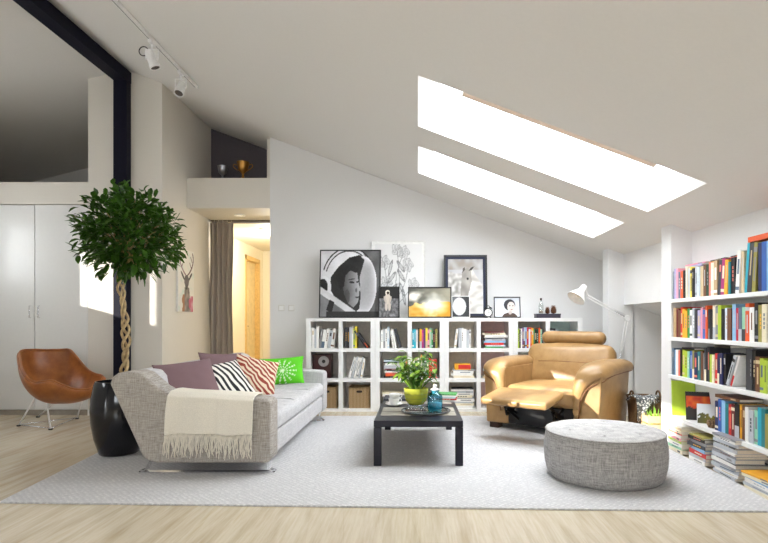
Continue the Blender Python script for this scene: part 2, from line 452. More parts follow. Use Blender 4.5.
m = B(); m.faces.new([m.verts.new((x, YR - .07, z)) for x, z in ((o[0], o[2]), (o[1], o[2]), (o[1], o[3]), (o[0], o[3]))])
obj('glass_pane', m, pane_m, w)
portal('fill_window_portal', ((o[0] + o[1]) / 2, YR - .2, (o[2] + o[3]) / 2), (0, 1, 0), o[1] - o[0], o[3] - o[2])

# right wall, two piers and the low eave recess between them
bm = B()
box(bm, XR, XR + .12, YR, 4.85, 0, 1.93); box(bm, XR, XR + .12, 4.85, 6.2, 1.30, 1.93); box(bm, XR, XR + .12, 6.2, 7.0, 0, 1.93)
struct('wall_right', bm, white_wall)
bm = B(); box(bm, 2.225, XR + .01, 4.66, 4.85, 0, 1.97); struct('pillar_right', bm, white_wall, bevel=.004)
bm = B(); box(bm, 2.225, XR + .01, 6.2, 6.39, 0, 1.97); struct('pillar_corner', bm, white_wall, bevel=.004)
bm = B(); box(bm, 3.0, 3.1, 4.7, 6.4, 0, 1.4); box(bm, XR + .11, 3.0, 4.75, 4.85, 0, 1.4); box(bm, XR + .11, 3.0, 6.2, 6.3, 0, 1.4)
prism(bm, [(XR + .1, 1.30), (3.05, 1.08), (3.05, 1.4), (XR + .1, 1.4)], 4.75, 6.3)
struct('wall_eave', bm, white_wall)

# corridor behind the curtain
bm = B(); wall_with_openings(bm, -3.37, -3.25, 7.81, 11.2, 0, 2.7, [(10.02, 10.80, 0, 2.30)], 'x')
box(bm, -3.37, -1.6, 11.1, 11.2, 0, 2.7); box(bm, -1.8, -1.68, 7.81, 11.1, 0, 2.7)
box(bm, -3.37, -3.0, 7.71, 7.82, 0, 2.56); box(bm, -1.927, -1.68, 7.02, 7.82, 0, 2.56)
struct('wall_corridor', bm, cream)
bm = B(); box(bm, -3.37, -1.6, 7.80, 11.2, 2.582, 2.68); struct('ceiling_corridor', bm, cream)
bm = B()
for y0, y1, z0, z1 in ((9.95, 10.03, 0, 2.37), (10.79, 10.87, 0, 2.37), (9.95, 10.87, 2.29, 2.37)): box(bm, -3.38, -3.235, y0, y1, z0, z1)
d = struct('door_1', bm, flat('light oak frame', (224, 190, 126), .5, var=.1), bevel=.004)
m = B(); box(m, -3.36, -3.32, 10.03, 10.79, .01, 2.29); obj('door_leaf', m, flat('pale oak veneer', (226, 206, 160), .45, var=.1, nscale=10), d)
m = B(); tube(m, [(-3.32, 10.1, 1.02), (-3.27, 10.1, 1.02), (-3.27, 10.22, 1.02)], .01); obj('door_handle', m, chrome, d, smooth=True)
lamp = bpy.data.lights.new('corridor_lamp', 'POINT'); lamp.energy = 46; lamp.color = (1, .93, .78); lamp.shadow_soft_size = .12
lo = bpy.data.objects.new('corridor_lamp', lamp); COL.objects.link(lo); lo.location = (-2.5, 8.9, 2.4)
emis = bpy.data.materials.new('lamp diffuser'); emis.use_nodes = True
eb = emis.node_tree.nodes['Principled BSDF']; eb.inputs['Base Color'].default_value = (.9, .85, .7, 1); eb.inputs['Emission Color'].default_value = (1, .88, .66, 1); eb.inputs['Emission Strength'].default_value = .6
for (x, y, z, lab) in ((-2.47, 7.35, 2.584, 'round recessed downlight in the white lintel above the curtain'), (-2.46, 8.45, 2.582, 'round recessed downlight in the cream corridor ceiling')):
    t = thing('ceiling_downlight', lab, 'ceiling light', (x, y, z), group='recessed downlights')
    m = B(); lathe(m, [(.075, 0), (.075, -.012), (.055, -.014), (.05, -.002)], 28); obj('trim_ring', m, white_metal, t, smooth=True, angle=40)
    m = B(); lathe(m, [(0, -.005), (.05, -.005), (.05, -.001), (0, -.001)], 24); obj('diffuser', m, emis, t)

# skirting, light switches
bm = B(); box(bm, -3.89, -3.53, YL - .012, YL + .01, 0, .07); box(bm, -3.37, XL + .012, 6.223, 6.245, 0, .07); struct('baseboard_left', bm, white_lacquer)
bm = B(); box(bm, -1.927, 2.41, YB - .012, YB + .01, 0, .07); struct('baseboard_back', bm, white_lacquer)
for k, px in enumerate((281.5, 291.5)):
    p = at(px, 308, YB)
    t = thing('light_switch', f"square white light switch on the back wall, {'nearer the curtain' if k == 0 else 'nearer the astronaut picture'}", 'light switch', (p.x, YB, p.z), group='light switches')
    m = B(); box(m, -.042, .042, -.008, 0, -.042, .042); obj('plate', m, flat('switch plastic', (214, 212, 208), .4), t, bevel=.002)
    m = B(); box(m, -.028, .028, -.013, -.008, -.028, .028); obj('rocker', m, white_lacquer, t, bevel=.002)

# built-in wardrobe
t = thing('built_in_wardrobe', 'tall white built-in wardrobe with two plain doors left of the tree', 'wardrobe', (-4.55, YL, 0))
ox = 4.55
m = B(); box(m, XW + ox + .002, -3.892 + ox, .051, .5, 0.0, 2.488); box(m, XW + ox + .002, -3.892 + ox, .035, .051, 0.0, 2.488); obj('body', m, white_lacquer, t)
m = B(); box(m, XW + ox + .002, -3.892 + ox, .01, .035, 0, .062); obj('plinth', m, plinth_grey, t)
for k, (x0, x1, hx) in enumerate(((-5.235, -4.524, -4.565), (-4.516, -3.895, -4.462))):
    m = B(); box(m, x0 + ox, x1 + ox, 0, .022, .068, 2.478); dr = obj('door', m, door_white, t, bevel=.003)
    m = B(); z0, z1 = 1.15, 1.29; hx += ox
    tube(m, [(hx, 0, z0), (hx, -.028, z0), (hx, -.028, z1), (hx, 0, z1)], .006, 8); obj('handle', m, chrome, dr, smooth=True, angle=50)

# curtain in the doorway
t = thing('doorway_curtain', 'grey-brown pleated curtain drawn to one side of the corridor doorway', 'curtain', (-2.84, 7.64, 0))
m = B()
def cf(u, v):
    x = -.165 + .34 * u; w = .5 + .5 * (1 - v)
    return (x + .008 * math.sin(9 * v + 6 * u), .030 * math.sin(u * 2 * math.pi * 4.5 + .6 * math.sin(3 * v)) * (.75 + .25 * w), .015 + 2.515 * v)
grid(m, 110, 16, cf)
cl = obj('curtain_cloth', m, flat('taupe curtain cloth', (172, 162, 153), .85, nscale=200), t, smooth=True)
sm = cl.modifiers.new('s', 'SOLIDIFY'); sm.thickness = .004
for k in range(6):
    m = B(); lathe(m, [(.0105, -.003), (.016, 0), (.0105, .003)], 14, mat=Matrix.Translation((-.15 + .06 * k, 0, 2.556)) @ Matrix.Rotation(R(90), 4, 'Y'))
    obj('curtain_ring', m, chrome, t, smooth=True)
t = thing('curtain_rail', 'slim metal curtain rail across the top of the corridor doorway', 'curtain rail', (-2.46, 7.64, 2.556))
m = B(); tube(m, [(-.545, 0, 0), (.53, 0, 0)], .008, 10); obj('rod', m, flat('rail metal', (120, 112, 100), .35, .7), t, smooth=True)
for x0 in (-.549, .517):
    m = B(); box(m, x0, x0 + .014, -.02, .02, -.02, .027); obj('bracket', m, chrome, t)

# ceiling track with two spotlights
xt = -2.43; sl = math.atan(-.373)
t = thing('lighting_track', 'white lighting track running along the sloping ceiling', 'lighting track', (xt, 4.8, zc(xt)))
t.rotation_euler = (0, -sl, 0)
m = B(); box(m, -.02, .02, -2.5, 1.02, -.03, -.001); obj('track_rail', m, white_metal, t, bevel=.003)
m = B(); box(m, -.008, .008, -2.5, 1.0, -.0315, -.0305); obj('conductor_slot', m, flat('track slot', (150, 148, 144), .5), t)
def spot(px, py, Y, label, aim, hoop):
    top = Vector((xt, Y, zc(xt) - .03))
    t = thing('track_spotlight', label, 'spotlight', top, group='track spotlights')
    m = B(); box(m, -.022, .022, -.05, .05, -.035, 0); obj('track_adapter', m, white_metal, t, bevel=.004)
    m = B(); tube(m, [(0, 0, -.03), (0, 0, -.09)], .012, 10); obj('stem', m, white_metal, t, smooth=True)
    head = Vector((0, 0, -.20)); q = Vector(aim).normalized().to_track_quat('-Z', 'Y').to_matrix().to_4x4()
    M_ = Matrix.Translation(head) @ q
    m = B(); lathe(m, [(0, .09), (.040, .085), (.047, .07), (.050, -.04), (.058, -.06), (.058, -.1), (.050, -.1), (.04, -.03), (0, -.02)], 26, mat=M_)
    h = obj('lamp_head', m, white_metal, t, smooth=True, angle=45)
    m = B(); lathe(m, [(0, -.06), (.036, -.065), (.049, -.088), (.046, -.09), (0, -.07)], 22, mat=M_); obj('reflector', m, flat('spot reflector', (120, 112, 106), .25, .6), h, smooth=True)
    m = B()
    yk = [(.0, 0, -.09), (.068, 0, -.09), (.068, 0, -.20), (.046, 0, -.20)]; tube(m, yk, .006, 8); tube(m, [(-a, b, c) for a, b, c in yk], .006, 8)
    obj('yoke', m, white_metal, t, smooth=True, angle=50)
    t.scale = (.84, .84, .84)
    if hoop:
        m = B(); tube(m, [(-.10 + .05 * math.cos(a), .02, -.10 + .05 * math.sin(a)) for a in [k * 2 * math.pi / 20 for k in range(17)]], .0055, 8)
        obj('cable_loop', m, steel_dark, t, smooth=True)
spot(148, 30, 4.84, 'white track spotlight with a dark cable loop, nearer the viewer', (.35, .1, -.9), True)
spot(180, 72, 5.43, 'white track spotlight facing down with a square yoke, far end of track', (-.05, -.45, -.85), False)

# ================================================================== LARGE FURNITURE
# rug
t = B(); prism(t, [(-2.54, 3.21), (2.16, 3.05), (2.16, 6.15), (-2.86, 6.15)], 0.0, .012, 'z')
rug = obj('area_rug', t, rug_m, bevel=.004); tag(rug, 'large pale grey woven rug under the sofa and coffee table', 'rug')
RZ = .0125                                            # top of the rug

# ---------------------------------------------------------------- sofa
sofa = thing('sofa', 'long grey linen sofa with sloping ends standing on chrome runners', 'sofa', (-1.6, 3.75, RZ))
PROF = [(-2.187, .663), (-2.166, .711), (-2.13, .738), (-2.08, .748), (-2.01, .75), (-1.953, .732), (-1.897, .682), (-1.84, .633), (-1.77, .594), (-1.66, .583), (-1.35, .568),
        (-1.085, .553), (-1.05, .54), (-1.042, .515), (-1.042, .13), (-1.055, .105), (-1.08, .10), (-1.85, .10), (-1.91, .112), (-1.955, .15)]
PROF = [(x + 1.6, z - RZ) for x, z in PROF]
LS = 2.34
for (y0, y1) in ((0, .20), (LS - .20, LS)):
    m = B(); prism(m, PROF, y0, y1, 'y'); obj('end_panel', m, sofa_shade_m if y0 == 0 else sofa_lit_m, sofa, bevel=.022, seg=4)  # near end takes the shaded linen, far end the lit copy
m = B(); prism(m, [(-2.187 + 1.6, .65), (-2.15 + 1.6, .715), (-2.07 + 1.6, .735), (-1.97 + 1.6, .725), (-1.92 + 1.6, .68), (-1.80 + 1.6, .40), (-1.72 + 1.6, .25), (-1.72 + 1.6, .12), (-1.90 + 1.6, .12), (-1.955 + 1.6, .15)], .2005, LS - .2005, 'y')
obj('backrest', m, sofa_lit_m, sofa, bevel=.02, seg=4)
m = B(); rounded(m, -1.71 + 1.6, -1.062 + 1.6, .202, LS - .202, .10, .265, .02); obj('base', m, sofa_lit_m, sofa, smooth=True)
m = B()
rounded(m, -1.77 + 1.6, -1.045 + 1.6, .203, LS - .203, .268, .415, .05, .012, n=12)
cu = obj('seat_cushion', m, sofa_lit_m, sofa, smooth=True)
m = B()
for yy in (.2 + (LS - .4) / 3, .2 + (LS - .4) * 2 / 3): tube(m, [(-1.70 + 1.6, yy, .423), (-1.1 + 1.6, yy, .423), (-1.07 + 1.6, yy, .41)], .005, 6)
tube(m, [(-1.38 + 1.6, .24, .4235), (-1.38 + 1.6, LS - .24, .4235)], .005, 6)
obj('seat_piping', m, sofa_lit_m, cu, smooth=True)
for k, yy in enumerate((.06, LS - .30)):
    m = B()
    pts = [(-1.93 + 1.6, yy, .085), (-1.955 + 1.6, yy, .03), (-1.94 + 1.6, yy, .006), (-1.10 + 1.6, yy, .006), (-1.075 + 1.6, yy, .03), (-1.08 + 1.6, yy, .09)]
    pts = smooth_line(pts, 5)
    for i in range(len(pts) - 1):
        p, q = pts[i], pts[i + 1]
        d = (q - p).normalized(); n = Vector((-d.z, 0, d.x)) * .005
        vs = [m.verts.new(v) for v in (p + n, q + n, q - n, p - n)]; v2 = [m.verts.new(v.co + Vector((0, .05, 0))) for v in vs]
        for a in range(4): m.faces.new((vs[a], vs[(a + 1) % 4], v2[(a + 1) % 4], v2[a]))
        m.faces.new(vs); m.faces.new(v2[::-1])
    obj('chrome_runner', m, chrome, sofa)

# throw over the near end
def arm_top(x):                                       # top of the end panel at world x
    P = [(-1.97, .735), (-1.897, .682), (-1.84, .633), (-1.77, .596), (-1.66, .583), (-1.35, .568), (-1.085, .553), (-1.04, .54)]
    for (x0, z0), (x1, z1) in zip(P, P[1:]):
        if x0 <= x <= x1: return z0 + (z1 - z0) * (x - x0) / (x1 - x0)
    return P[0][1] if x < P[0][0] else P[-1][1]
throw_m = flat('cream knitted wool', (232, 226, 212), .95, var=.08, nscale=170, bump=.6)
thr = thing('throw_blanket', 'cream knitted throw with fringe draped over the near sofa end', 'throw', (-1.46, 3.73, .3))
def throw_pt(u, v):
    x = -1.755 + .60 * u
    zt = arm_top(x) + .015
    # v 0: inner hem on the seat, 0.22 to 0.42 over the top, 1: fringe line at the front
    path = [(3.975, .437), (3.968, zt - .03), (3.95, zt), (3.86, zt + .006), (3.76, zt), (3.728, zt - .03), (3.722, zt - .12), (3.720, .30)]
    s = v * (len(path) - 1); i = min(int(s), len(path) - 2); f = s - i
    y = path[i][0] + (path[i + 1][0] - path[i][0]) * f; z = path[i][1] + (path[i + 1][1] - path[i][1]) * f
    w = max(0, (v - .55) / .45)
    x += w * (-.035 * (1 - u) * .5 - .01 * math.sin(u * 9)) - (1 - abs(2 * v - 1)) * 0
    y -= .014 * w * (1 + math.sin(u * 17 + v * 2) * .8) + .004 * vnoise(u * 6, v * 6)
    z += .012 * w * math.sin(u * 5 + .5) + (.02 * u * w)
    return Vector((x + 1.46, y - 3.73, z - .3))
m = B(); grid(m, 60, 42, throw_pt)
th = obj('blanket', m, throw_m, thr, smooth=True)
md = th.modifiers.new('s', 'SOLIDIFY'); md.thickness = .009; md.offset = 0
ss = th.modifiers.new('u', 'SUBSURF'); ss.levels = 1; ss.render_levels = 1
random.seed(4); m = B()
for k in range(86):
    u = (k + .5) / 86; p = throw_pt(u, 1.0); L = random.uniform(.12, .17); dx = random.uniform(-.02, .02)
    pts = [p + Vector((dx * s * s + .004 * math.sin(s * 8 + k), -.003 * math.sin(s * 5 + k), -L * s)) for s in (0, .25, .5, .75, 1)]
    tube(m, pts, [.0038, .0036, .0034, .0032, .0026], 5)
obj('fringe', m, throw_m, thr, smooth=True)

# pillows
def pillow(name, label, size, thick, loc, normal, roll, mat, paint=None, group='sofa cushions', n=30):
    """square cushion: thin seams at the rim, pulled-out corners; faces along `normal`"""
    w, h = size
    def pt(side):
        def f(u, v):
            a, b = 2 * u - 1, 2 * v - 1
            e = (1 - abs(a) ** 2.6) * (1 - abs(b) ** 2.6)
            pull = 1 - .055 * (1 - b * b) * 0
            x = a * w / 2 * (1 - .07 * (1 - b * b) * abs(a) ** 2); z = b * h / 2 * (1 - .07 * (1 - a * a) * abs(b) ** 2)
            y = side * thick / 2 * max(0, e) ** .55 + .004 * vnoise(a * 3, b * 3, side + w * 9)
            return Vector((x, y, z))
        return f
    m = B(); grid(m, n, n, pt(-1)); grid(m, n, n, pt(1))
    bmesh.ops.remove_doubles(m, verts=m.verts, dist=.0035)
    d = Vector(normal).normalized()                  # local -y looks along d
    z = Vector((0, 0, 1)); x = (-d).cross(z).normalized() * -1
    x = z.cross(-d).normalized() * -1
    yv = -d; zz = x.cross(yv).normalized()
    M_ = Matrix((x, yv, zz)).transposed().to_4x4() @ Matrix.Rotation(R(roll), 4, 'Y')
    o = obj(name, m, mat, smooth=True); o.matrix_world = Matrix.Translation(loc) @ M_
    if paint: set_paint(o, lambda c: paint(c.x / w * 2, c.z / h * 2))
    return tag(o, label, 'cushion', group)
mauve = flat('mauve cushion cotton', (124, 98, 102), .85, var=.05, nscale=220, bump=.2)
def zebra(name, c0, c1, scale, dist, rot, lo, hi):
    m, t = new(name, rough=.85)
    w = t.add('ShaderNodeTexWave'); w.inputs['Scale'].default_value = scale; w.inputs['Distortion'].default_value = dist
    w.inputs['Detail'].default_value = 1.5; w.inputs['Detail Scale'].default_value = 1.1
    t.link(t.coord((1, 0, .8), (0, rot, 0)), w.inputs['Vector'])
    t.link(t.ramp(w.outputs['Fac'], [(lo, rgb(*c0)), (hi, rgb(*c1))]), t.b.inputs['Base Color']); return m
zeb_bw = zebra('black and white zebra print', (18, 17, 20), (236, 232, 226), 6.0, 4.5, R(20), .40, .50)
zeb_red = zebra('rust zebra print', (150, 62, 48), (232, 214, 190), 9.5, 6.5, R(58), .42, .60)
pillow('cushion', 'plain mauve square cushion nearest the near end of the sofa', (.46, .42), .14, (-1.80, 4.17, .61), (.55, -.62, .55), -5, mauve)
pillow('cushion', 'black and white zebra-striped cushion between the two mauve ones', (.44, .40), .12, (-1.65, 4.54, .59), (.62, -.55, .72), -8, zeb_bw)
pillow('cushion', 'plain mauve cushion half hidden behind the zebra cushions', (.44, .42), .12, (-1.79, 4.90, .625), (.70, -.55, .45), 4, mauve)
pillow('cushion', 'rust and cream zebra-striped cushion with tilted corner', (.40, .38), .13, (-1.49, 4.86, .60), (.50, -.75, .45), 16, zeb_red)
def flower(a, b):
    g = (.36, .80, .10)
    r = math.hypot((a - .05) * 1.0, (b + .12) * .75); an = math.atan2((b + .12) * .75, a - .05)
    k = .5 + .5 * math.cos(an * 14)
    if .10 < r < .62 and k > .62 + .3 * (r - .1) and int(r * 22) % 3 != 0: return (.86, .95, .80)
    if r <= .09: return (.86, .95, .8)
    return g
pillow('cushion', 'bright green cushion with white flower print at the far sofa end', (.47, .31), .12, (-1.46, 5.68, .575), (.10, -.9, .40), -4, attr_mat('printed cotton', .8), flower, n=90)

# ---------------------------------------------------------------- ottoman
ott = thing('ottoman', 'large round grey linen ottoman with buttoned top', 'ottoman', (1.325, 3.77, RZ)); ott.scale = (.935, .935, 1)
m = B()
prof = [(0, .0), (.385, .0), (.41, .006), (.425, .03), (.442, .10), (.448, .17), (.444, .24), (.432, .305), (.42, .322)]
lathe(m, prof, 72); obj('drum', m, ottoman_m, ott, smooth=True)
m = B()
BT = [(.13 * math.cos(a), .13 * math.sin(a)) for a in (.4, 2.5, 4.6)] + [(.28 * math.cos(a), .28 * math.sin(a)) for a in [k * math.pi / 3 + .2 for k in range(6)]]
def top_pt(u, v):
    r = .432 * (1 - v); a = u * 2 * math.pi
    x, y = r * math.cos(a), r * math.sin(a); z = .318 + .027 * (1 - (r / .432) ** 6)
    for bx, by in BT:
        d2 = (x - bx) ** 2 + (y - by) ** 2; z -= .018 * math.exp(-d2 / .0016)
    z += .003 * vnoise(x * 9, y * 9)
    return Vector((x, y, z))
grid(m, 96, 34, top_pt, wrap_u=True)
tp = obj('top_cushion', m, weave('lit ottoman top linen', (208, 206, 204), (160, 159, 160), 100), ott, smooth=True)  # same linen as the side, lightened as if lit from above
m = B(); tube(m, [(.431 * math.cos(a), .431 * math.sin(a), .318) for a in [k * 2 * math.pi / 72 for k in range(72)]], .006, 6, closed=True); obj('piping', m, ottoman_m, ott, smooth=True)
for bx, by in BT:
    m = B(); lathe(m, [(0, .009), (.007, .008), (.012, .003), (.011, -.002), (0, -.003)], 14); obj('button', m, ottoman_m, ott, smooth=True, loc=(bx, by, .326))

# ---------------------------------------------------------------- coffee table
tb = thing('coffee_table', 'low dark coffee table with inset grey wood bands on the rug', 'coffee table', (.003, 4.70, RZ))
dark_oak = flat('dark navy lacquered wood', (24, 22, 36), .33, spec=.35, var=.12)
grey_wood = flat('weathered grey wood inlay', (168, 162, 150), .35, var=.15, nscale=8)
hx, hy, ht = .338, .70, .342
for sx in (-1, 1):
    for sy in (-1, 1):
        m = B(); x0, y0 = sx * hx, sy * hy
        box(m, min(x0, x0 - sx * .058), max(x0, x0 - sx * .058), min(y0, y0 - sy * .058), max(y0, y0 - sy * .058), 0, ht - .05)
        obj('leg', m, dark_oak, tb, bevel=.003)
m = B(); box(m, -hx, hx, -hy, hy, ht - .048, ht); obj('tabletop', m, dark_oak, tb, bevel=.004)
for y0, y1 in ((4.225, 4.405), (4.425, 4.63), (4.83, 4.98)):
    m = B(); box(m, -hx + .035, hx - .035, y0 - 4.7, y1 - 4.7, ht - .002, ht + .0012); obj('inlay_plank', m, grey_wood, tb)
TZ = RZ + ht + .0016

# ---------------------------------------------------------------- recliner
AC = Vector((1.455, 5.525, RZ)); AR = R(-37.6)
arm = thing('recliner_armchair', 'wide tan leather recliner with raised footrest and rolled headrest', 'armchair', AC, AR)
seam = flat('dark seam leather', (120, 76, 40), .5)
W2, D2 = .655, .46
def armbody(s):
    """side shell: plan follows the bulging outer side, front narrower"""
    m = B(); pts = []
    for i in range(15):
        f = i / 14; y = -D2 + .94 * f
        pts.append((s * (W2 - .02 - .02 * (2 * f - 1) ** 2 - .03 * (f > .9)), y))
    inner = [(s * .37, .44), (s * .37, -D2 + .01)]
    poly = pts + inner
    A = prism(m, poly, .0, .575, 'z')
    for v in A:
        if v.co.z < .05: v.co.x -= s * .035
    return m
for s in (-1, 1):
    o = obj('side_panel', armbody(s), tan_leather, arm, bevel=.012, seg=3); o.location.z = .055
    # padded arm: broad cushion on top that pours down the front edge
    path = [(.42, .640), (.20, .645), (-.10, .645), (-.33, .632), (-.435, .585), (-.470, .50), (-.482, .36), (-.475, .20)]
    wid = [.28, .30, .305, .30, .265, .13, .07, .055]; thk = [.12, .14, .145, .14, .12, .08, .045, .035]
    cx = [.52, .525, .525, .52, .50, .425, .39, .38]
    P = smooth_line([(c, y, z) for c, (y, z) in zip(cx, path)], 5); n = len(P)
    def interp(arr, i):
        f = i / (n - 1) * (len(arr) - 1); k = min(int(f), len(arr) - 2); return arr[k] + (arr[k + 1] - arr[k]) * (f - k)
    m = B(); rings = []; SEG = 24
    for i, p in enumerate(P):
        d = (P[min(i + 1, n - 1)] - P[max(i - 1, 0)]); d = Vector((0, d.y, d.z)).normalized(); nrm = Vector((0, -d.z, d.y))
        if nrm.z < 0 or (abs(nrm.z) < .05 and nrm.y > 0): nrm = -nrm
        ring = []
        endk = min(1, min(i, n - 1 - i) / 3 + .45)
        for k in range(SEG):
            a = k * 2 * math.pi / SEG; ca, sa = math.cos(a), math.sin(a)
            ex = math.copysign(abs(ca) ** .75, ca) * interp(wid, i) / 2 * endk; en = math.copysign(abs(sa) ** .8, sa) * interp(thk, i) / 2 * endk
            drop = -.012 * (ex / .14) ** 2 if ex > 0 else 0
            ring.append(m.verts.new(Vector((s * (p.x + ex), p.y, p.z)) + nrm * (en + drop)))
        rings.append(ring)
    for A, C in zip(rings, rings[1:]):
        for k in range(SEG): m.faces.new((A[k], A[(k + 1) % SEG], C[(k + 1) % SEG], C[k]))
    m.faces.new(rings[0]); m.faces.new(rings[-1])
    pad = obj('arm_pad', m, tan_leather, arm, smooth=True)
    m = B(); q = [Vector((s * (p.x + interp(wid, i) * .5 * .93), p.y - .004, p.z - interp(thk, i) * .33)) for i, p in enumerate(P)][3:]
    tube(m, q, .006, 6); obj('piping', m, seam, pad, smooth=True)
m = B(); rounded(m, -.36, .36, -.44, .40, .06, .27, .02); obj('seat_base', m, flat('dark recliner base', (34, 28, 26), .6), arm, smooth=True)
m = B(); rounded(m, -.365, .365, -.465, .26, .265, .455, .055, .025, n=12); obj('seat_cushion', m, tan_leather, arm, smooth=True)
# reclined back
BM = Matrix.Translation((0, .19, .40)) @ Matrix.Rotation(R(-24), 4, 'X')
m = B(); rounded(m, -.47, .47, -.075, .11, .0, .47, .07, .03, n=12); o = obj('backrest', m, tan_leather, arm, smooth=True); o.matrix_local = BM
m = B(); tube(m, [(-.31, -.094, .24), (0, -.104, .245), (.31, -.094, .24)], .004, 6); p = obj('back_seam', m, seam, o, smooth=True)
m = B(); rounded(m, -.36, .36, -.075, .075, -.07, .07, .068, 0, n=9)
o = obj('headrest', m, tan_leather, arm, smooth=True); o.matrix_local = BM @ Matrix.Translation((0, .01, .565))
for sx in (-.2, .2):
    m = B(); tube(m, [(sx, .02, .43), (sx, .02, .53)], .012, 8); o = obj('headrest_post', m, chrome, arm, smooth=True); o.matrix_local = BM
# footrest on its scissor arms
FM = Matrix.Translation((-.01, -.80, .385)) @ Matrix.Rotation(R(9), 4, 'X')
m = B(); rounded(m, -.33, .33, -.20, .20, -.035, .035, .028, .006, n=9); o = obj('footrest', m, tan_leather, arm, smooth=True); o.matrix_local = FM
for sx in (-.24, .24):
    m = B()
    for (a, b) in (((sx, -.42, .16), (sx, -.80, .33)), ((sx, -.44, .26), (sx, -.66, .19)), ((sx, -.66, .19), (sx, -.72, .345)), ((sx + .02, -.44, .11), (sx + .02, -.70, .26))):
        a, b = Vector(a), Vector(b); d = (b - a).normalized(); n_ = Vector((0, -d.z, d.y)) * .013; xx = Vector((.006, 0, 0))
        vs = [m.verts.new(v) for v in (a + n_ - xx, b + n_ - xx, b - n_ - xx, a - n_ - xx, a + n_ + xx, b + n_ + xx, b - n_ + xx, a - n_ + xx)]
        for f in ((0, 1, 2, 3), (7, 6, 5, 4), (0, 4, 5, 1), (1, 5, 6, 2), (2, 6, 7, 3), (3, 7, 4, 0)): m.faces.new([vs[i] for i in f])
    obj('footrest_linkage', m, steel_dark, arm)
m = B(); box(m, -.25, .25, -.452, -.44, .06, .25); obj('cavity_shade_sheet', m, black_plastic, arm)  # black sheet stands for the shade in the open front
for sx in (-1, 1):
    for y0 in (-.40, .34):
        m = B(); box(m, sx * .50 - .05, sx * .50 + .05, y0 - .05, y0 + .05, 0, .056); obj('foot', m, flat('dark walnut', (62, 38, 26), .5), arm, bevel=.004)

# ---------------------------------------------------------------- leather shell chair
sc = thing('shell_chair', 'cognac leather shell lounge chair on thin white wire legs', 'lounge chair', (-3.9, 5.55, 0))
O = Vector((-3.9, 5.55, 0))
rim = [(at(20.5, 360, 5.45)), at(20.6, 351.5, 5.62), at(32, 350, 5.80), at(46, 350.3, 5.92), at(60, 350, 6.0), at(69, 349.8, 6.02), at(74, 354, 5.99), at(81, 362.5, 5.94), at(88, 370, 5.88), at(95, 374, 5.78), at(102, 376, 5.64),
       at(102.5, 379, 5.52), at(97, 385.5, 5.42), at(88, 389.5, 5.34), at(75, 389.5, 5.28), at(62, 385, 5.24), at(52, 381, 5.21), at(43, 382, 5.19), at(33, 382, 5.18), at(26, 376, 5.22), at(22, 368, 5.32)]
LOOP = smooth_loop([p - O for p in rim], 5); NL = len(LOOP)
CB = at(61, 400.5, 5.58) - O
m = B(); NR = 16; rings = []
for j in range(NR):
    th_ = (1 - j / NR) * math.pi / 2; s_, c_ = math.sin(th_) ** .92, 1 - math.cos(th_)
    c_ = c_ ** .92
    rings.append([m.verts.new(Vector((CB.x + (p.x - CB.x) * s_, CB.y + (p.y - CB.y) * s_, CB.z + (p.z - CB.z) * c_))) for p in LOOP])
cc = m.verts.new(CB)
for A, C in zip(rings, rings[1:]):
    for k in range(NL): m.faces.new((A[k], A[(k + 1) % NL], C[(k + 1) % NL], C[k]))
for k in range(NL): m.faces.new((rings[-1][k], rings[-1][(k + 1) % NL], cc))
sh = obj('seat_shell', m, cognac_leather, sc, smooth=True)
md = sh.modifiers.new('s', 'SOLIDIFY'); md.thickness = .028; md.offset = 1
md2 = sh.modifiers.new('b', 'SUBSURF'); md2.levels = 1; md2.render_levels = 1
m = B(); tube(m, [p + Vector((0, 0, .004)) for p in LOOP], .011, 8, closed=True); obj('rim_piping', m, cognac_leather, sh, smooth=True)
feet = [at(18.7, 426, 5.6), at(50.6, 429.8, 5.41), at(77, 418.6, 6.02), at(38, 417, 6.12)]
hub = [Vector((CB.x - .22, CB.y - .03, CB.z + .09)), Vector((CB.x - .05, CB.y - .16, CB.z + .07)), Vector((CB.x + .17, CB.y + .13, CB.z + .09)), Vector((CB.x - .02, CB.y + .2, CB.z + .09))]
for f, h in zip(feet, hub):
    f = f - O; f.z = .008
    m = B(); tube(m, [h, f], .0085, 8); lg = obj('leg', m, white_metal, sc, smooth=True)
    m = B(); lathe(m, [(0, -.008), (.02, -.008), (.02, .004), (.0, .006)], 14, c=f); obj('foot_pad', m, steel_dark, lg, smooth=True, angle=40)
for a, b in ((0, 2), (1, 2), (0, 1)):
    p, q = feet[a] - O, feet[b] - O
    m = B(); tube(m, [(p.x, p.y, .014), (q.x, q.y, .014)], .006, 8); obj('floor_rod', m, chrome, sc, smooth=True)

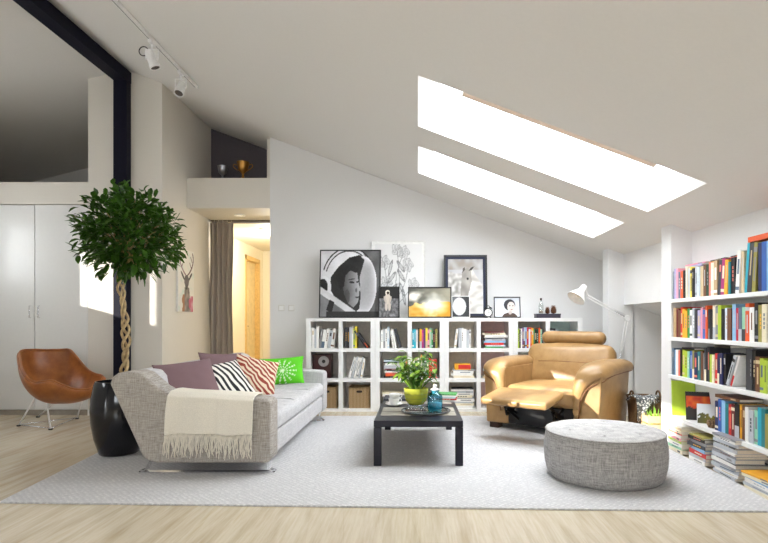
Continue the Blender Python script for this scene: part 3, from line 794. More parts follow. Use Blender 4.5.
# ---------------------------------------------------------------- tree in the black planter
tr = thing('potted_tree', 'leafy ball-crowned tree with braided trunk in a tall black planter', 'potted tree', (-2.48, 4.40, RZ))
m = B(); lathe(m, [(0, 0), (.135, 0), (.148, .01), (.185, .13), (.207, .26), (.212, .36), (.205, .47), (.187, .57), (.176, .60), (.166, .60), (.17, .56), (.155, .53), (0, .53)], 48)
pl = obj('planter', m, flat('glossy black ceramic', (14, 14, 22), .12, var=.1), tr, smooth=True, angle=60)
m = B(); lathe(m, [(0, .545), (.10, .542), (.165, .532)], 24); obj('soil', m, flat('potting soil', (52, 40, 32), .95, var=.3, nscale=90, bump=.8), pl, smooth=True)
bark = flat('pale bark', (176, 152, 112), .8, var=.35, nscale=26, bump=.5)
m = B(); Z0, Z1 = .53, 1.56
for s in range(3):
    pts = []
    for i in range(61):
        f = i / 60; a = f * 2 * math.pi * 3.6 + s * 2 * math.pi / 3; rr = .026 + .010 * math.sin(f * 15 + s) - .008 * f
        pts.append((.035 + rr * math.cos(a) + .02 * math.sin(f * 5), rr * math.sin(a), Z0 + (Z1 - Z0) * f))
    tube(m, pts, [.0125 - .003 * i / 60 for i in range(61)], 8)
obj('trunk', m, bark, tr, smooth=True)
random.seed(11)
CX = Vector((.075, .03, 1.785)); CR = Vector((.385, .385, .37))
m = B(); tips = []
for k in range(46):
    a = random.uniform(0, 6.283); el = math.asin(random.uniform(-.75, 1)); rr = random.uniform(.55, .95)
    tip = CX + Vector((CR.x * math.cos(a) * math.cos(el) * rr, CR.y * math.sin(a) * math.cos(el) * rr, CR.z * math.sin(el) * rr))
    st = Vector((.05, 0, random.uniform(1.48, 1.62))); mid = st.lerp(tip, .5) + Vector((0, 0, .06))
    L = smooth_line([st, mid, tip], 5); tube(m, L, [.009 - .0065 * i / (len(L) - 1) for i in range(len(L))], 5); tips += L[3:]
obj('branches', m, bark, tr, smooth=True)
def leaf_mat(name, dark, light, gloss=.35):
    mm, t = new(name, rough=gloss)
    f = t.noise(t.coord(), 23, 2)
    cn = t.ramp(f, [(.3, rgb(*dark)), (.7, rgb(*light))]); t.link(cn, t.b.inputs['Base Color'])
    tl = t.add('ShaderNodeBsdfTranslucent'); t.link(t.ramp(f, [(.3, tuple(x * 1.6 for x in rgb(*light))), (.7, tuple(x * 2.2 for x in rgb(*light)))]), tl.inputs['Color'])
    mx = t.add('ShaderNodeMixShader'); mx.inputs[0].default_value = .25
    t.link(t.b.outputs[0], mx.inputs[1]); t.link(tl.outputs[0], mx.inputs[2]); t.link(mx.outputs[0], t.n['Material Output'].inputs['Surface'])
    return mm
def leaf(bm, base, d, up, L, Wd, droop=.2, seg=3, mi=0):
    d = d.normalized(); side = d.cross(up)
    if side.length < .05: side = d.cross(Vector((1, 0, 0)))
    side.normalize(); nrm = side.cross(d)
    prev = None
    for i in range(seg + 1):
        f = i / seg; w = Wd * math.sin(math.pi * min(1, f * .92 + .04)) ** .8 / 2
        c = base + d * L * f - Vector((0, 0, 1)) * droop * L * f * f
        row = [bm.verts.new(c - side * w + nrm * w * .35), bm.verts.new(c), bm.verts.new(c + side * w + nrm * w * .35)]
        if prev:
            for a in (0, 1):
                q = bm.faces.new((prev[a], prev[a + 1], row[a + 1], row[a])); q.material_index = mi
        prev = row
m = B()
lumps = [CX + Vector((CR.x * .8 * math.cos(a), CR.y * .8 * math.sin(a), random.uniform(-.25, .28))) for a in [k * .7 for k in range(9)]] + [CX + Vector((random.uniform(-.2, .2), random.uniform(-.2, .2), .28)) for k in range(3)]
cnt = 0
while cnt < 1750:
    p = Vector([random.uniform(-1.12, 1.12) for _ in range(3)]); r = p.length
    lim = .98 + .34 * vnoise(p.x * 2.6 + 5, p.y * 2.6, p.z * 2.6 + 2)
    if p.z < -.55: lim *= .85 + .1 * vnoise(p.x * 5, p.y * 5, 3)
    if r > lim or (r < .45 and random.random() < .75): continue
    q = CX + Vector((p.x * CR.x, p.y * CR.y, p.z * CR.z)); out = Vector((p.x, p.y, p.z * .6 + .15))
    d = out.normalized() + Vector([random.uniform(-.9, .9) for _ in range(3)])
    leaf(m, q, d, Vector((random.uniform(-.4, .4), random.uniform(-.4, .4), 1)), random.uniform(.06, .10), random.uniform(.034, .050), random.uniform(0, .45)); cnt += 1
obj('crown', m, leaf_mat('glossy dark green leaves', (20, 44, 12), (66, 106, 30)), tr, smooth=True)

# ---------------------------------------------------------------- desk-style floor lamp
fl = thing('floor_lamp', 'white jointed floor lamp with cone shade behind the recliner', 'floor lamp', (2.215, 6.03, 0))
o0 = Vector((2.215, 6.03, 0)); J = at(627, 318, 5.95) - o0; E = at(618.5, 366, 5.98) - o0; H = at(588, 296.5, 5.86) - o0
m = B(); lathe(m, [(0, 0), (.12, 0), (.125, .008), (.12, .02), (.02, .03), (0, .03)], 32); obj('base', m, white_metal, fl, smooth=True, angle=40)
m = B(); tube(m, [(0, 0, .02), (E.x, E.y, E.z)], .011, 10); obj('pole', m, white_metal, fl, smooth=True)
ax = Vector((0, 1, 0))
for nm, a, b in (('lower_arm', E, J), ('upper_arm', J, H)):
    m = B(); d = (b - a).normalized(); s_ = d.cross(ax).normalized() * .014
    for k in (-1, 1): tube(m, [a + s_ * k, b + s_ * k], .0055, 8)
    ar = obj(nm, m, white_metal, fl, smooth=True)
    m = B(); p0, p1 = a.lerp(b, .05), a.lerp(b, .32); n_ = 70; aa, bb = frame_axes(d)
    tube(m, [p0.lerp(p1, i / n_) + (aa * math.cos(i * 1.3) + bb * math.sin(i * 1.3)) * .008 for i in range(n_ + 1)], .002, 5); obj('spring', m, chrome, ar, smooth=True)
for p in (E, J):
    m = B(); lathe(m, [(0, -.02), (.03, -.02), (.034, -.012), (.034, .012), (.03, .02), (0, .02)], 22, mat=Matrix.Translation(p) @ Matrix.Rotation(R(90), 4, 'X')); obj('joint', m, white_metal, fl, smooth=True, angle=40)
sd = Vector((-.62, -.25, -.75)).normalized(); top = at(584, 287.5, 5.86) - o0
M_ = Matrix.Translation(top) @ sd.to_track_quat('Z', 'Y').to_matrix().to_4x4()
m = B(); lathe(m, [(0, -.02), (.03, -.02), (.036, 0), (.038, .055), (.052, .07), (.105, .165), (.10, .165), (.048, .075), (.03, .06), (0, .055)], 36, mat=M_); shd = obj('lamp_shade', m, white_metal, fl, smooth=True, angle=50)
m = B(); lathe(m, [(0, .06), (.018, .065), (.03, .1), (.024, .13), (0, .14)], 18, mat=M_); obj('bulb', m, flat('frosted bulb', (240, 238, 230), .3), shd, smooth=True)
m = B(); tube(m, [top + Vector((.0, 0, .02)), H], .009, 8); obj('shade_bracket', m, white_metal, fl, smooth=True)

# ================================================================== BOOKS
PAL = dict(black=(26, 25, 28), charcoal=(58, 60, 66), grey=(138, 138, 142), silver=(186, 190, 196), white=(236, 234, 230), cream=(232, 222, 196), tan=(190, 160, 120), brown=(112, 72, 48), maroon=(110, 34, 40),
           red=(206, 44, 40), crimson=(190, 30, 62), orange=(228, 92, 40), amber=(232, 168, 40), yellow=(236, 214, 60), lime=(176, 200, 60), green=(60, 140, 70), darkgreen=(34, 66, 48), teal=(28, 120, 128),
           turquoise=(40, 168, 192), sky=(140, 186, 222), blue=(46, 96, 176), navy=(28, 36, 84), lavender=(176, 166, 206), purple=(104, 58, 120), magenta=(176, 44, 116), pink=(228, 152, 168), coral=(232, 122, 104), olive=(150, 142, 70), slate=(92, 110, 130), sand=(206, 186, 150), mint=(150, 206, 176), ice=(206, 220, 232))
WORD = dict(darkgreen='dark green', ice='ice blue', sky='sky blue', charcoal='charcoal grey')
def cover(c): return flat('book cover ' + c, PAL[c], .45, var=.04, nscale=40)
def book_mesh(t, d, h, c, c2, style, lying=False):
    """cover boards, spine, page block and the title bands of the spine; spine faces -y"""
    m = B(); k = .0022; bd = .0025
    def bx(x0, x1, y0, y1, z0, z1, mi):
        if lying: box(m, z0, z1, y0, y1, x0, x1, mi)
        else: box(m, x0, x1, y0, y1, z0, z1, mi)
    bx(0, bd, 0, d, 0, h, 0); bx(t - bd, t, 0, d, 0, h, 0); bx(bd, t - bd, 0, .003, 0, h, 0)
    bx(bd, t - bd, .003, d - .004, k, h - k, 1)
    e = -.0006
    if style == 1: bx(t * .25, t * .75, e, 0, h * .66, h * .86, 2)
    elif style == 2:
        bx(0, t, e, 0, h * .80, h * .90, 2); bx(t * .35, t * .65, e, 0, h * .22, h * .70, 2)
    elif style == 3: bx(t * .38, t * .62, e, 0, h * .34, h * .84, 2)
    elif style == 4:
        bx(0, t, e, 0, h * .08, h * .16, 2); bx(t * .25, t * .75, e, 0, h * .45, h * .80, 2)
    elif style == 5: bx(0, t, e, 0, 0, h * .35, 2)
    elif style == 6:
        for q in range(4): bx(t * .36, t * .64, e, 0, h * (.35 + .11 * q), h * (.43 + .11 * q), 2)
    return m
def add_book(label, group, t, d, h, c, c2, style, loc, rz, lean=0, lying=False, name='book', cat='book'):
    m = book_mesh(t, d, h, c, c2, style, lying)
    o = obj(name, m, [cover(c), paper, cover(c2)])
    o.location = loc; o.rotation_euler = (0, lean, rz)
    return tag(o, label, cat, group)
rnd = random.Random(3)
def contrast(c): return rnd.choice(['silver', 'sand', 'grey', 'cream', 'amber', 'coral']) if sum(PAL[c]) < 380 else rnd.choice(['charcoal', 'slate', 'grey', 'brown', 'white', 'sand', 'silver'])
def shelf_row(start, direction, rz, colors, length, dep, hts, where, group, z, lean_at={}, name='book'):
    """books side by side from `start` along `direction`, one colour name each"""
    n = len(colors); ws = [rnd.uniform(.75, 1.3) for _ in range(n)]
    hs = [float(q.partition(':')[2]) if ':' in q else rnd.uniform(*hts) for q in colors]
    ln = [R(lean_at.get(i, 0)) for i in range(n)]
    gap = [0] + [max(0, max(hs[i - 1], hs[i]) * (math.sin(ln[i - 1]) - math.sin(ln[i]))) for i in range(1, n)]
    gap[0] = hs[0] * max(0, -math.sin(ln[0])); tail = hs[-1] * max(0, math.sin(ln[-1]))
    sc_ = (length - sum(gap) - tail) / sum(w / math.cos(a) for w, a in zip(ws, ln)); s = 0
    for i, spec in enumerate(colors):
        c = spec.partition(':')[0]; h = hs[i]; lean = ln[i]
        t = ws[i] * sc_; d = rnd.uniform(*dep); s += gap[i]
        off = rnd.uniform(0, .012)
        p = Vector(start) + Vector(direction) * s
        back = Vector((math.cos(rz + math.pi / 2), math.sin(rz + math.pi / 2), 0))
        p += back * off
        if lean > 0: p.z += t * math.sin(lean)
        p.z += z + .0008
        add_book(f'{WORD.get(c, c)} book, {NUM[i + 1]} {where}', group, t - .0008, d, h, c, contrast(c), rnd.choice([0, 0, 1, 2, 3, 4, 6, 6, 5, 3, 0]), p, rz, lean, name=name)
        s += t / math.cos(lean)
def stack(base, rz, items, where, group, name='book', cat='book', w=(.20, .26), d=(.15, .19), jit=.02, noun='book', first_label=None):
    """books lying flat, bottom first; items: 'colour:thickness'"""
    z = base[2] + .0008; tot = len(items)
    for i, spec in enumerate(items):
        c, _, tt = spec.partition(':'); t = float(tt) if tt else rnd.uniform(.018, .032)
        ww, dd = rnd.uniform(*w), rnd.uniform(*d)
        a = rz + R(rnd.uniform(-4, 4)); ux = Vector((math.cos(a), math.sin(a), 0)); uy = Vector((-math.sin(a), math.cos(a), 0))
        p = Vector((base[0], base[1], z)) - ux * ww / 2 + ux * rnd.uniform(-jit, jit) + uy * rnd.uniform(0, jit * .6)
        pos = 'top' if i == tot - 1 else 'bottom' if i == 0 else f'{NUM[i + 1]} up'
        add_book(f'{WORD.get(c, c)} {noun} lying flat, {pos} in {where}', group, t - .0006, dd, ww, c, contrast(c), rnd.choice([1, 3, 3, 6, 0]), p, a, 0, True, name, cat)
        z += t

# ---------------------------------------------------------------- wall shelves on the right
ws = thing('wall_bookshelf', 'white shelf boards packed with books along the sloping-roof side wall', 'bookshelf', (2.3, 3.9, 0))
SZ = [1.297, .968, .640, .290]; shelf_top = {}
for z in SZ:
    m = B(); box(m, 2.197 - 2.3, XR - .001 - 2.3, 2.55 - 3.9, 4.659 - 3.9, z - .03, z); obj('shelf_board', m, white_lacquer, ws, bevel=.002)
for y in (3.05, 4.62):
    m = B(); box(m, XR - .02 - 2.3, XR - .001 - 2.3, y - .012 - 3.9, y + .012 - 3.9, .02, SZ[0] - .0302)
    obj('upright_rail', m, white_metal, ws)
# dark boards that part the third row
rows = [
    (0, 'slate lavender pink slate orange black cream silver yellow black silver ice sand brown darkgreen coral cream tan charcoal magenta amber teal black white:.30 sand:.29 turquoise:.335 charcoal:.335 olive:.33 navy:.32 blue:.32 sky:.32 navy:.32 blue:.31 teal:.3', (.225, .265), 1.42, 'from the pier on the topmost wall shelf', 'books on the topmost wall shelf', {18: 5, 19: 5, 20: 4, 23: 5, 25: 6, 26: 6, 27: 5}),
    (1, 'tan maroon brown red amber amber green white silver charcoal lavender pink blue orange charcoal black cream grey lime black ice brown sky crimson slate mint orange white black olive cream silver white green cream red', (.225, .262), 1.42, 'from the pier on the second wall shelf', 'books on the second wall shelf', {}),
    (2, 'slate sky white coral black lime lime mint blue olive navy teal brown grey charcoal:.262 charcoal:.27 lime cream red navy navy black', (.205, .232), .80, 'from the pier on the third wall shelf', 'books on the third wall shelf', {}),
    (3, 'navy blue sky teal red maroon black amber brown white silver mint turquoise:.25 teal:.25 olive orange red black lavender maroon navy', (.215, .245), .87, 'past the gap on the lowest wall shelf', 'books on the lowest wall shelf', {}),
]
for k, cs, hts, ln, where, grp, lean in rows:
    y0 = {0: 4.635, 1: 4.62, 2: 4.64, 3: 3.985}[k]
    shelf_row((2.222, y0, 0), (0, -1, 0), R(-90), cs.split(), ln, (.15, .175), hts, where, grp, SZ[k], lean)
# third row, second half: leaning big book, dark folders, more books
shelf_row((2.222, 3.60, 0), (0, -1, 0), R(-90), 'charcoal:.275 charcoal:.275 black:.27 brown lime lime silver red charcoal navy cream'.split(), .42, (.15, .175), (.21, .235), 'past the leaning grey book on the third wall shelf', 'books beyond the leaning grey book', SZ[2])
o = add_book('big grey and white hardback with a red edge leaning on the third wall shelf', None, .03, .17, .235, 'silver', 'black', 2, (2.225, 3.83, SZ[2] + .013), R(-90), R(24))
o = add_book('white paperback leaning beside the big grey hardback on the third wall shelf', None, .02, .17, .235, 'white', 'red', 5, (2.235, 3.794, SZ[2] + .009), R(-90), R(24))
# flat ones lying on the rows
stack((2.30, 4.42, SZ[0] + .2665), R(-90), ['lavender:.014', 'pink:.012'], 'the pile across the topmost row near the pier', 'books lying on the topmost row', w=(.26, .28))
stack((2.30, 4.10, SZ[0] + .2665), R(-90), ['yellow:.012', 'charcoal:.011'], 'the second pile across the topmost row', 'books lying on the topmost row', w=(.2, .24))
stack((2.30, 3.80, SZ[0] + .2665), R(-90), ['coral:.012', 'black:.011'], 'the third pile across the topmost row', 'books lying on the topmost row', w=(.2, .22))
add_book('large orange book lying across the tall blue books on the topmost shelf', None, .035, .17, .32, 'orange', 'white', 1, (2.222, 3.57, SZ[0] + .337), R(-90), 0, True)
add_book('black folder lying across the third row of the wall shelves', None, .02, .17, .2, 'black', 'grey', 0, (2.225, 3.98, SZ[2] + .2715), R(-90), 0, True)
add_book('small dark book lying across books near the pier on the third shelf', None, .014, .15, .2, 'black', 'brown', 0, (2.225, 4.47, SZ[2] + .2335), R(-90), 0, True)
add_book('brown atlas lying across the upright books on the lowest wall shelf', None, .022, .17, .30, 'brown', 'sand', 1, (2.225, 3.97, SZ[3] + .2505), R(-90), 0, True)
# cover-out books on the lowest shelf by the pier
def cover_book(label, loc, w, h, t, rz, tilt, c, paint=None):
    m = B(); box(m, -w / 2, w / 2, 0, t, 0, h); box(m, -w / 2 + .003, w / 2 - .002, .002, t - .002, -.0008, h + .0008, 1)
    tt = thing('book', label, 'book', loc, rz, 'cover-out books on the lowest wall shelf'); tt.rotation_euler = (tilt, 0, rz)
    obj('cover', m, [cover(c), paper], tt)
    if paint:
        m = B(); grid(m, 24, 24, lambda u, v: Vector((-w / 2 + .004 + (w - .008) * u, -.0008, .004 + (h - .008) * v))); p = obj('cover_picture', m, attr_mat('printed cover', .35), tt)
        set_paint(p, lambda q: paint((q.x + w / 2) / w, q.z / h))
    return tt
cover_book('large lime green book standing cover-out against the pier on the lowest shelf', (2.305, 4.585, SZ[3] + .001), .19, .30, .02, R(-8), R(-5), 'lime')
def fire(u, v):
    if v > .85 or v < .12: return (.13, .12, .12)
    n_ = vnoise(u * 6, v * 6, 2); return (.86 + .1 * n_, .34 + .2 * n_, .10) if v > .45 + .15 * n_ else (.16, .13, .12)
cover_book('black book with orange cover picture leaning before the lime green book', (2.31, 4.36, SZ[3] + .001), .185, .235, .018, R(-20), R(-15), 'black', fire)
def snow(u, v):
    n_ = vnoise(u * 5, v * 5, 7); return (.92, .93, .95) if v > .42 + .2 * n_ else (.30 + .3 * u, .30 + .25 * u, .18)
cover_book('small white landscape photo book leaning in front of the orange one', (2.29, 4.20, SZ[3] + .001), .14, .16, .014, R(-26), R(-18), 'white', snow)
t = thing('shelf_pot', 'little brown woven pot on the lowest shelf beside the navy book', 'pot', (2.26, 4.06, SZ[3] + .001))
m = B(); lathe(m, [(0, 0), (.032, 0), (.045, .03), (.04, .055), (.034, .058), (.037, .05), (.03, .012), (0, .01)], 24); obj('bowl', m, dark_wicker, t, smooth=True)
m = B()
for a in range(7): leaf(m, Vector((.012 * math.cos(a), .012 * math.sin(a), .03)), Vector((math.cos(a * .9), math.sin(a * .9), 1.3)), Vector((0, 0, 1)), .05, .016, .3)
obj('dried_leaves', m, flat('dried leaf', (150, 120, 84), .8), t)
# piles on the floor under the lowest shelf
def pile(py, label, items, w, d, x=2.155, jit=.014, zbase=RZ, grp=None):
    stack((x, py, zbase), R(-90), items, label, grp or ('books in ' + label), w=w, d=d, jit=jit)
pile(4.46, 'the floor pile nearest the pier', ['cream:.03', 'mint:.024', 'white:.03', 'lime:.02', 'pink:.024', 'white:.022', 'coral:.018', 'cream:.022', 'sand:.02', 'white:.016'], (.20, .25), (.17, .22))
pile(4.11, 'the floor pile with the red book', ['white:.03', 'silver:.026', 'red:.034', 'sky:.024', 'charcoal:.03', 'grey:.022', 'black:.026', 'olive:.014'], (.22, .27), (.18, .22))
pile(3.74, 'the tall grey floor pile', ['silver:.022', 'white:.02', 'silver:.028', 'grey:.014', 'white:.026', 'charcoal:.008', 'silver:.03', 'grey:.02', 'white:.018', 'silver:.03', 'charcoal:.01', 'silver:.022', 'white:.018', 'grey:.014'], (.26, .31), (.2, .24))
pile(3.35, 'the low floor pile farthest from the pier', ['cream:.022', 'silver:.02', 'white:.026', 'sky:.01', 'cream:.02', 'amber:.012'], (.27, .31), (.21, .24), x=2.14)

# ---------------------------------------------------------------- cube bookcases along the back wall
BX0, BY, BD, BW, BH = -1.374, 6.50, .37, .848, 1.149
backs = [('warm grey back panel', (216, 208, 200)), ('beige back panel', (222, 212, 198)), ('sand back panel', (226, 214, 196)), ('dusty pink back panel', (222, 190, 184)), ('beige green back panel', (214, 212, 200)), ('pale teal back panel', (192, 212, 206))]
bk = [[0, 0], [1, 1], [2, 3], [4, 5]]
where_case = ['bookcase nearest the sofa', 'bookcase right behind the potted houseplant', 'bookcase behind the recliner footrest', 'bookcase behind the recliner headrest']
COLX = []
for u in range(4):
    x0 = BX0 + u * BW
    t = thing('cube_bookcase', ['white six-cube bookcase behind the far sofa arm', 'white six-cube bookcase behind the potted houseplant', 'white six-cube bookcase left of the recliner', 'white six-cube bookcase half hidden behind the recliner'][u], 'bookcase', (x0 + BW / 2, BY, 0), group='white cube bookcases')
    g = .0008; h2 = BW / 2 - g
    for s in (-1, 1):
        m = B(); box(m, min(s * h2, s * (h2 - .055)), max(s * h2, s * (h2 - .055)), 0, BD, 0, BH); obj('side_panel', m, white_lacquer, t, bevel=.002)
    m = B(); box(m, -h2 + .055, h2 - .055, .0005, BD, BH - .042, BH - .0002); obj('top_panel', m, white_lacquer, t)
    m = B(); box(m, -h2 + .055, h2 - .055, .0005, BD, 0.0, .036); obj('bottom_panel', m, white_lacquer, t)
    m = B(); box(m, -.025, .025, .0005, BD - .012, .036, BH - .042); obj('divider', m, white_lacquer, t)
    for z in (.385, .755):
        for a, b in ((-h2 + .055, -.025), (.025, h2 - .055)):
            m = B(); box(m, a, b, .001, BD - .012, z - .022, z + .022); obj('shelf', m, white_lacquer, t)
    for c, (a, b) in enumerate(((-h2 + .055, -.025), (.025, h2 - .055))):
        nm, col = backs[bk[u][c]]
        m = B(); box(m, a, b, BD - .012, BD, .036, BH - .042); obj('back_panel', m, flat(nm, col, .7), t)
        COLX.append((x0 + BW / 2 + a, x0 + BW / 2 + b))
SH = [.777, .407, .036]                               # bottoms of the three rows
SY = BY + .035
def cell_row(c, r, colors, hts=(.22, .27), frac=1.0, x_off=.006, where='', grp='', lean={}, dep=(.17, .22), y=None):
    a, b = COLX[c]
    shelf_row((a + x_off, y or SY, 0), (1, 0, 0), 0, colors.split(), (b - a - .012) * frac, dep, hts, where, grp, SH[r], lean)
def cell_stack(c, r, items, where, grp, f=.5, w=(.2, .26), noun='book', **k):
    a, b = COLX[c]; stack((a + (b - a) * f, SY + .01, SH[r]), 0, items, where, grp, w=w, d=(.17, .21), noun=noun, **k)
UL = 'in the upper cube by the sofa arm'
cell_row(0, 0, 'white silver white grey white white silver white', (.21, .27), .92, where='along the pale row above the sofa arm', grp='pale books above the sofa arm', lean={3: 6, 4: 8, 5: 9, 6: 8, 7: 8})
cell_row(1, 0, 'charcoal black silver white lime yellow', (.235, .275), .44, x_off=.022, where='under the astronaut picture', grp='books under the astronaut picture')
a, b = COLX[1]
add_book('black folder leaning against the bright yellow book under the astronaut picture', None, .02, .2, .25, 'black', 'grey', 1, (a + .17, SY, SH[0] + .001 + .0), 0, R(-34))
add_book('thin orange-edged book leaning on the black folder under the astronaut picture', None, .012, .2, .22, 'charcoal', 'orange', 5, (a + .20, SY, SH[0] + .001), 0, R(-34))
for o in list(COL.objects)[-2:]: o.location.x += .24 * math.sin(R(34)) * .92 - .02
cell_row(1, 1, 'white silver white white silver white', (.24, .27), .66, x_off=.06, where='along the slanted row above the basket', grp='slanted white books above the basket', lean={i: 17 - i * 1.5 for i in range(6)})
# burgundy box with round emblem
a, b = COLX[0]
t = thing('music_box', 'dark burgundy box with a round grey disc in the cube above the sofa arm', 'box', ((a + b) / 2 - .03, SY + .02, SH[1] + .001))
m = B(); box(m, -.13, .10, 0, .18, 0, .29); obj('case', m, flat('burgundy lacquer', (58, 26, 30), .35, var=.2, nscale=12), t, bevel=.004)
m = B(); lathe(m, [(0, .004), (.05, .004), (.062, .008), (.066, 0), (0, -.001)], 32, mat=Matrix.Translation((0.01, 0, .205)) @ Matrix.Rotation(R(90), 4, 'X')); obj('disc', m, flat('grey disc', (150, 146, 146), .4), t, smooth=True, angle=40)
m = B(); lathe(m, [(0, .012), (.018, .012), (.022, .006), (0, .005)], 24, mat=Matrix.Translation((0.01, 0, .205)) @ Matrix.Rotation(R(90), 4, 'X')); obj('disc_hub', m, black_plastic, t, smooth=True, angle=40)
# baskets
for c, lab in ((0, 'woven seagrass basket in the lowest cube half hidden by the sofa arm'), (1, 'woven seagrass basket with a cut-out handle in the lowest cube')):
    a, b = COLX[c]; w = (b - a) / 2 - .012
    t = thing('storage_basket', lab, 'basket', ((a + b) / 2 + (.03 if c else .02), SY, SH[2] + .0008), group='seagrass storage baskets'); w -= .03
    m = B(); h = .255
    outer = [(-w, 0), (w, 0), (w, .28), (-w, .28)]; inner = [(-w + .012, .012), (w - .012, .012), (w - .012, .268), (-w + .012, .268)]
    for i in range(4):
        j = (i + 1) % 4
        for (z0, z1) in ((0, h),):
            m.faces.new([m.verts.new((*q, z)) for q, z in ((outer[i], z0), (outer[j], z0), (outer[j], z1), (outer[i], z1))])
            m.faces.new([m.verts.new((*q, z)) for q, z in ((inner[i], z0 + .01), (inner[j], z0 + .01), (inner[j], z1), (inner[i], z1))])
            m.faces.new([m.verts.new((*q, z)) for q, z in ((outer[i], z1), (outer[j], z1), (inner[j], z1), (inner[i], z1))])
    m.faces.new([m.verts.new((*q, 0)) for q in outer]); m.faces.new([m.verts.new((*q, .01)) for q in inner])
    bmesh.ops.remove_doubles(m, verts=m.verts, dist=1e-5)
    obj('basket_body', m, wicker_m, t, bevel=.004)
    m = B(); tube(m, [(-w, -.002, h), (w, -.002, h), (w, .282, h), (-w, .282, h)], .008, 8, closed=True); obj('rim', m, wicker_m, t, smooth=True)
    m = B(); prism(m, [(.036 * math.copysign(abs(math.cos(q)) ** .5, math.cos(q)), .015 * math.sin(q) + .205) for q in [i * math.pi / 10 for i in range(20)]], -.004, -.0005, 'y'); obj('handle_hole_shade', m, flat('basket hole shade', (46, 34, 24), .9), t)  # dark plate stands for the shade inside the cut-out handle
# case behind the plant
cell_row(2, 0, 'white silver white ice white white charcoal', (.215, .265), .78, x_off=.01, where='along the row under the spacesuit picture', grp='pale books under the small moon picture', lean={4: -9, 5: -10, 6: -16})
cell_stack(2, 1, ['black:.024', 'orange:.026', 'coral:.016', 'white:.02', 'charcoal:.014', 'maroon:.016', 'silver:.04', 'white:.03', 'black:.014', 'ice:.02'], 'the stack beside the houseplant', 'stack beside the houseplant', f=.52, w=(.22, .28))
cell_stack(2, 2, ['white:.03', 'grey:.02', 'cream:.03', 'white:.02', 'silver:.03', 'charcoal:.01', 'white:.034', 'cream:.02'], 'the paper stack behind the cups', 'paper stack low behind the cups', f=.5, w=(.25, .29), noun='paper ream')
cell_row(3, 0, 'turquoise turquoise white black amber magenta purple yellow pink mint green black olive', (.215, .25), .94, where='along the row under the cloud picture', grp='colourful books under the cloud picture')
cell_row(3, 1, 'white sand white cream silver green red coral red', (.22, .26), .92, where='along the row behind the houseplant leaves', grp='books behind the houseplant leaves')
cell_stack(3, 2, ['cream:.03', 'white:.03', 'charcoal:.008', 'silver:.03', 'white:.026', 'cream:.022', 'green:.014'], 'the paper stack behind the blue jar', 'paper stack behind the blue bottle', w=(.25, .29), noun='paper ream')
# case left of the recliner
cell_row(4, 0, 'white silver white white silver white', (.22, .26), .62, x_off=.07, where='along the row under the plate picture', grp='white folders under the plate picture', lean={0: 6})
cell_stack(4, 1, ['cream:.03', 'white:.024', 'white:.034', 'silver:.012'], 'the stack under the yellow-red box', 'white stack left of the recliner', f=.52, w=(.25, .28), noun='ream')
a, b = COLX[4]
t = thing('card_box', 'small yellow and red box on the white stack left of the recliner', 'box', ((a + b) / 2 + .0, SY + .02, SH[1] + .1012))
m = B(); box(m, -.095, .10, 0, .12, 0, .075); obj('carton', m, cover('amber'), t, bevel=.002)
m = B(); box(m, -.05, .1005, -.0008, .11, .012, .062); obj('red_band', m, cover('red'), t)
cell_stack(4, 2, ['white:.03', 'cream:.03', 'silver:.02', 'white:.036', 'grey:.01', 'cream:.03', 'white:.03', 'silver:.024', 'white:.02', 'charcoal:.012'], 'the lowest-cube stack beside the recliner', 'paper stack left of the recliner', w=(.26, .29), noun='paper ream')
cell_stack(5, 0, ['green:.02', 'ice:.018', 'red:.028', 'sky:.022', 'silver:.026', 'charcoal:.016', 'white:.03', 'cream:.028', 'maroon:.016'], 'the flat stack under the alarm clock', 'flat stack under the alarm clock', f=.52, w=(.22, .29))
cell_stack(5, 1, ['sand:.03', 'white:.03', 'cream:.026', 'silver:.02'], 'the stack behind the recliner arm', 'stack behind the recliner arm', w=(.22, .27))
# case behind the recliner
cell_row(6, 0, 'lime black white purple silver sky crimson ice orange amber green black darkgreen orange mint charcoal', (.225, .265), .95, where='along the row above the recliner arm', grp='books above the recliner arm')
cell_row(7, 0, 'white silver charcoal white ice', (.21, .25), .34, where='along the row above the headrest', grp='pale books above the headrest')
t = thing('figurine', 'small dark bust figurine beside the pale books above the headrest', 'figurine', (COLX[7][0] + .165, SY + .04, SH[0] + .0008))
m = B(); lathe(m, [(0, 0), (.03, 0), (.03, .016), (.012, .022), (.018, .05), (.032, .062), (.026, .078), (.010, .086), (.012, .094), (.02, .108), (.02, .122), (.012, .136), (0, .139)], 20); obj('bust', m, flat('dark bronze', (34, 34, 42), .35, .6), t, smooth=True)
m = B(); box(m, -.034, .034, -.034, .034, -.0, .008); obj('plinth', m, black_plastic, t)

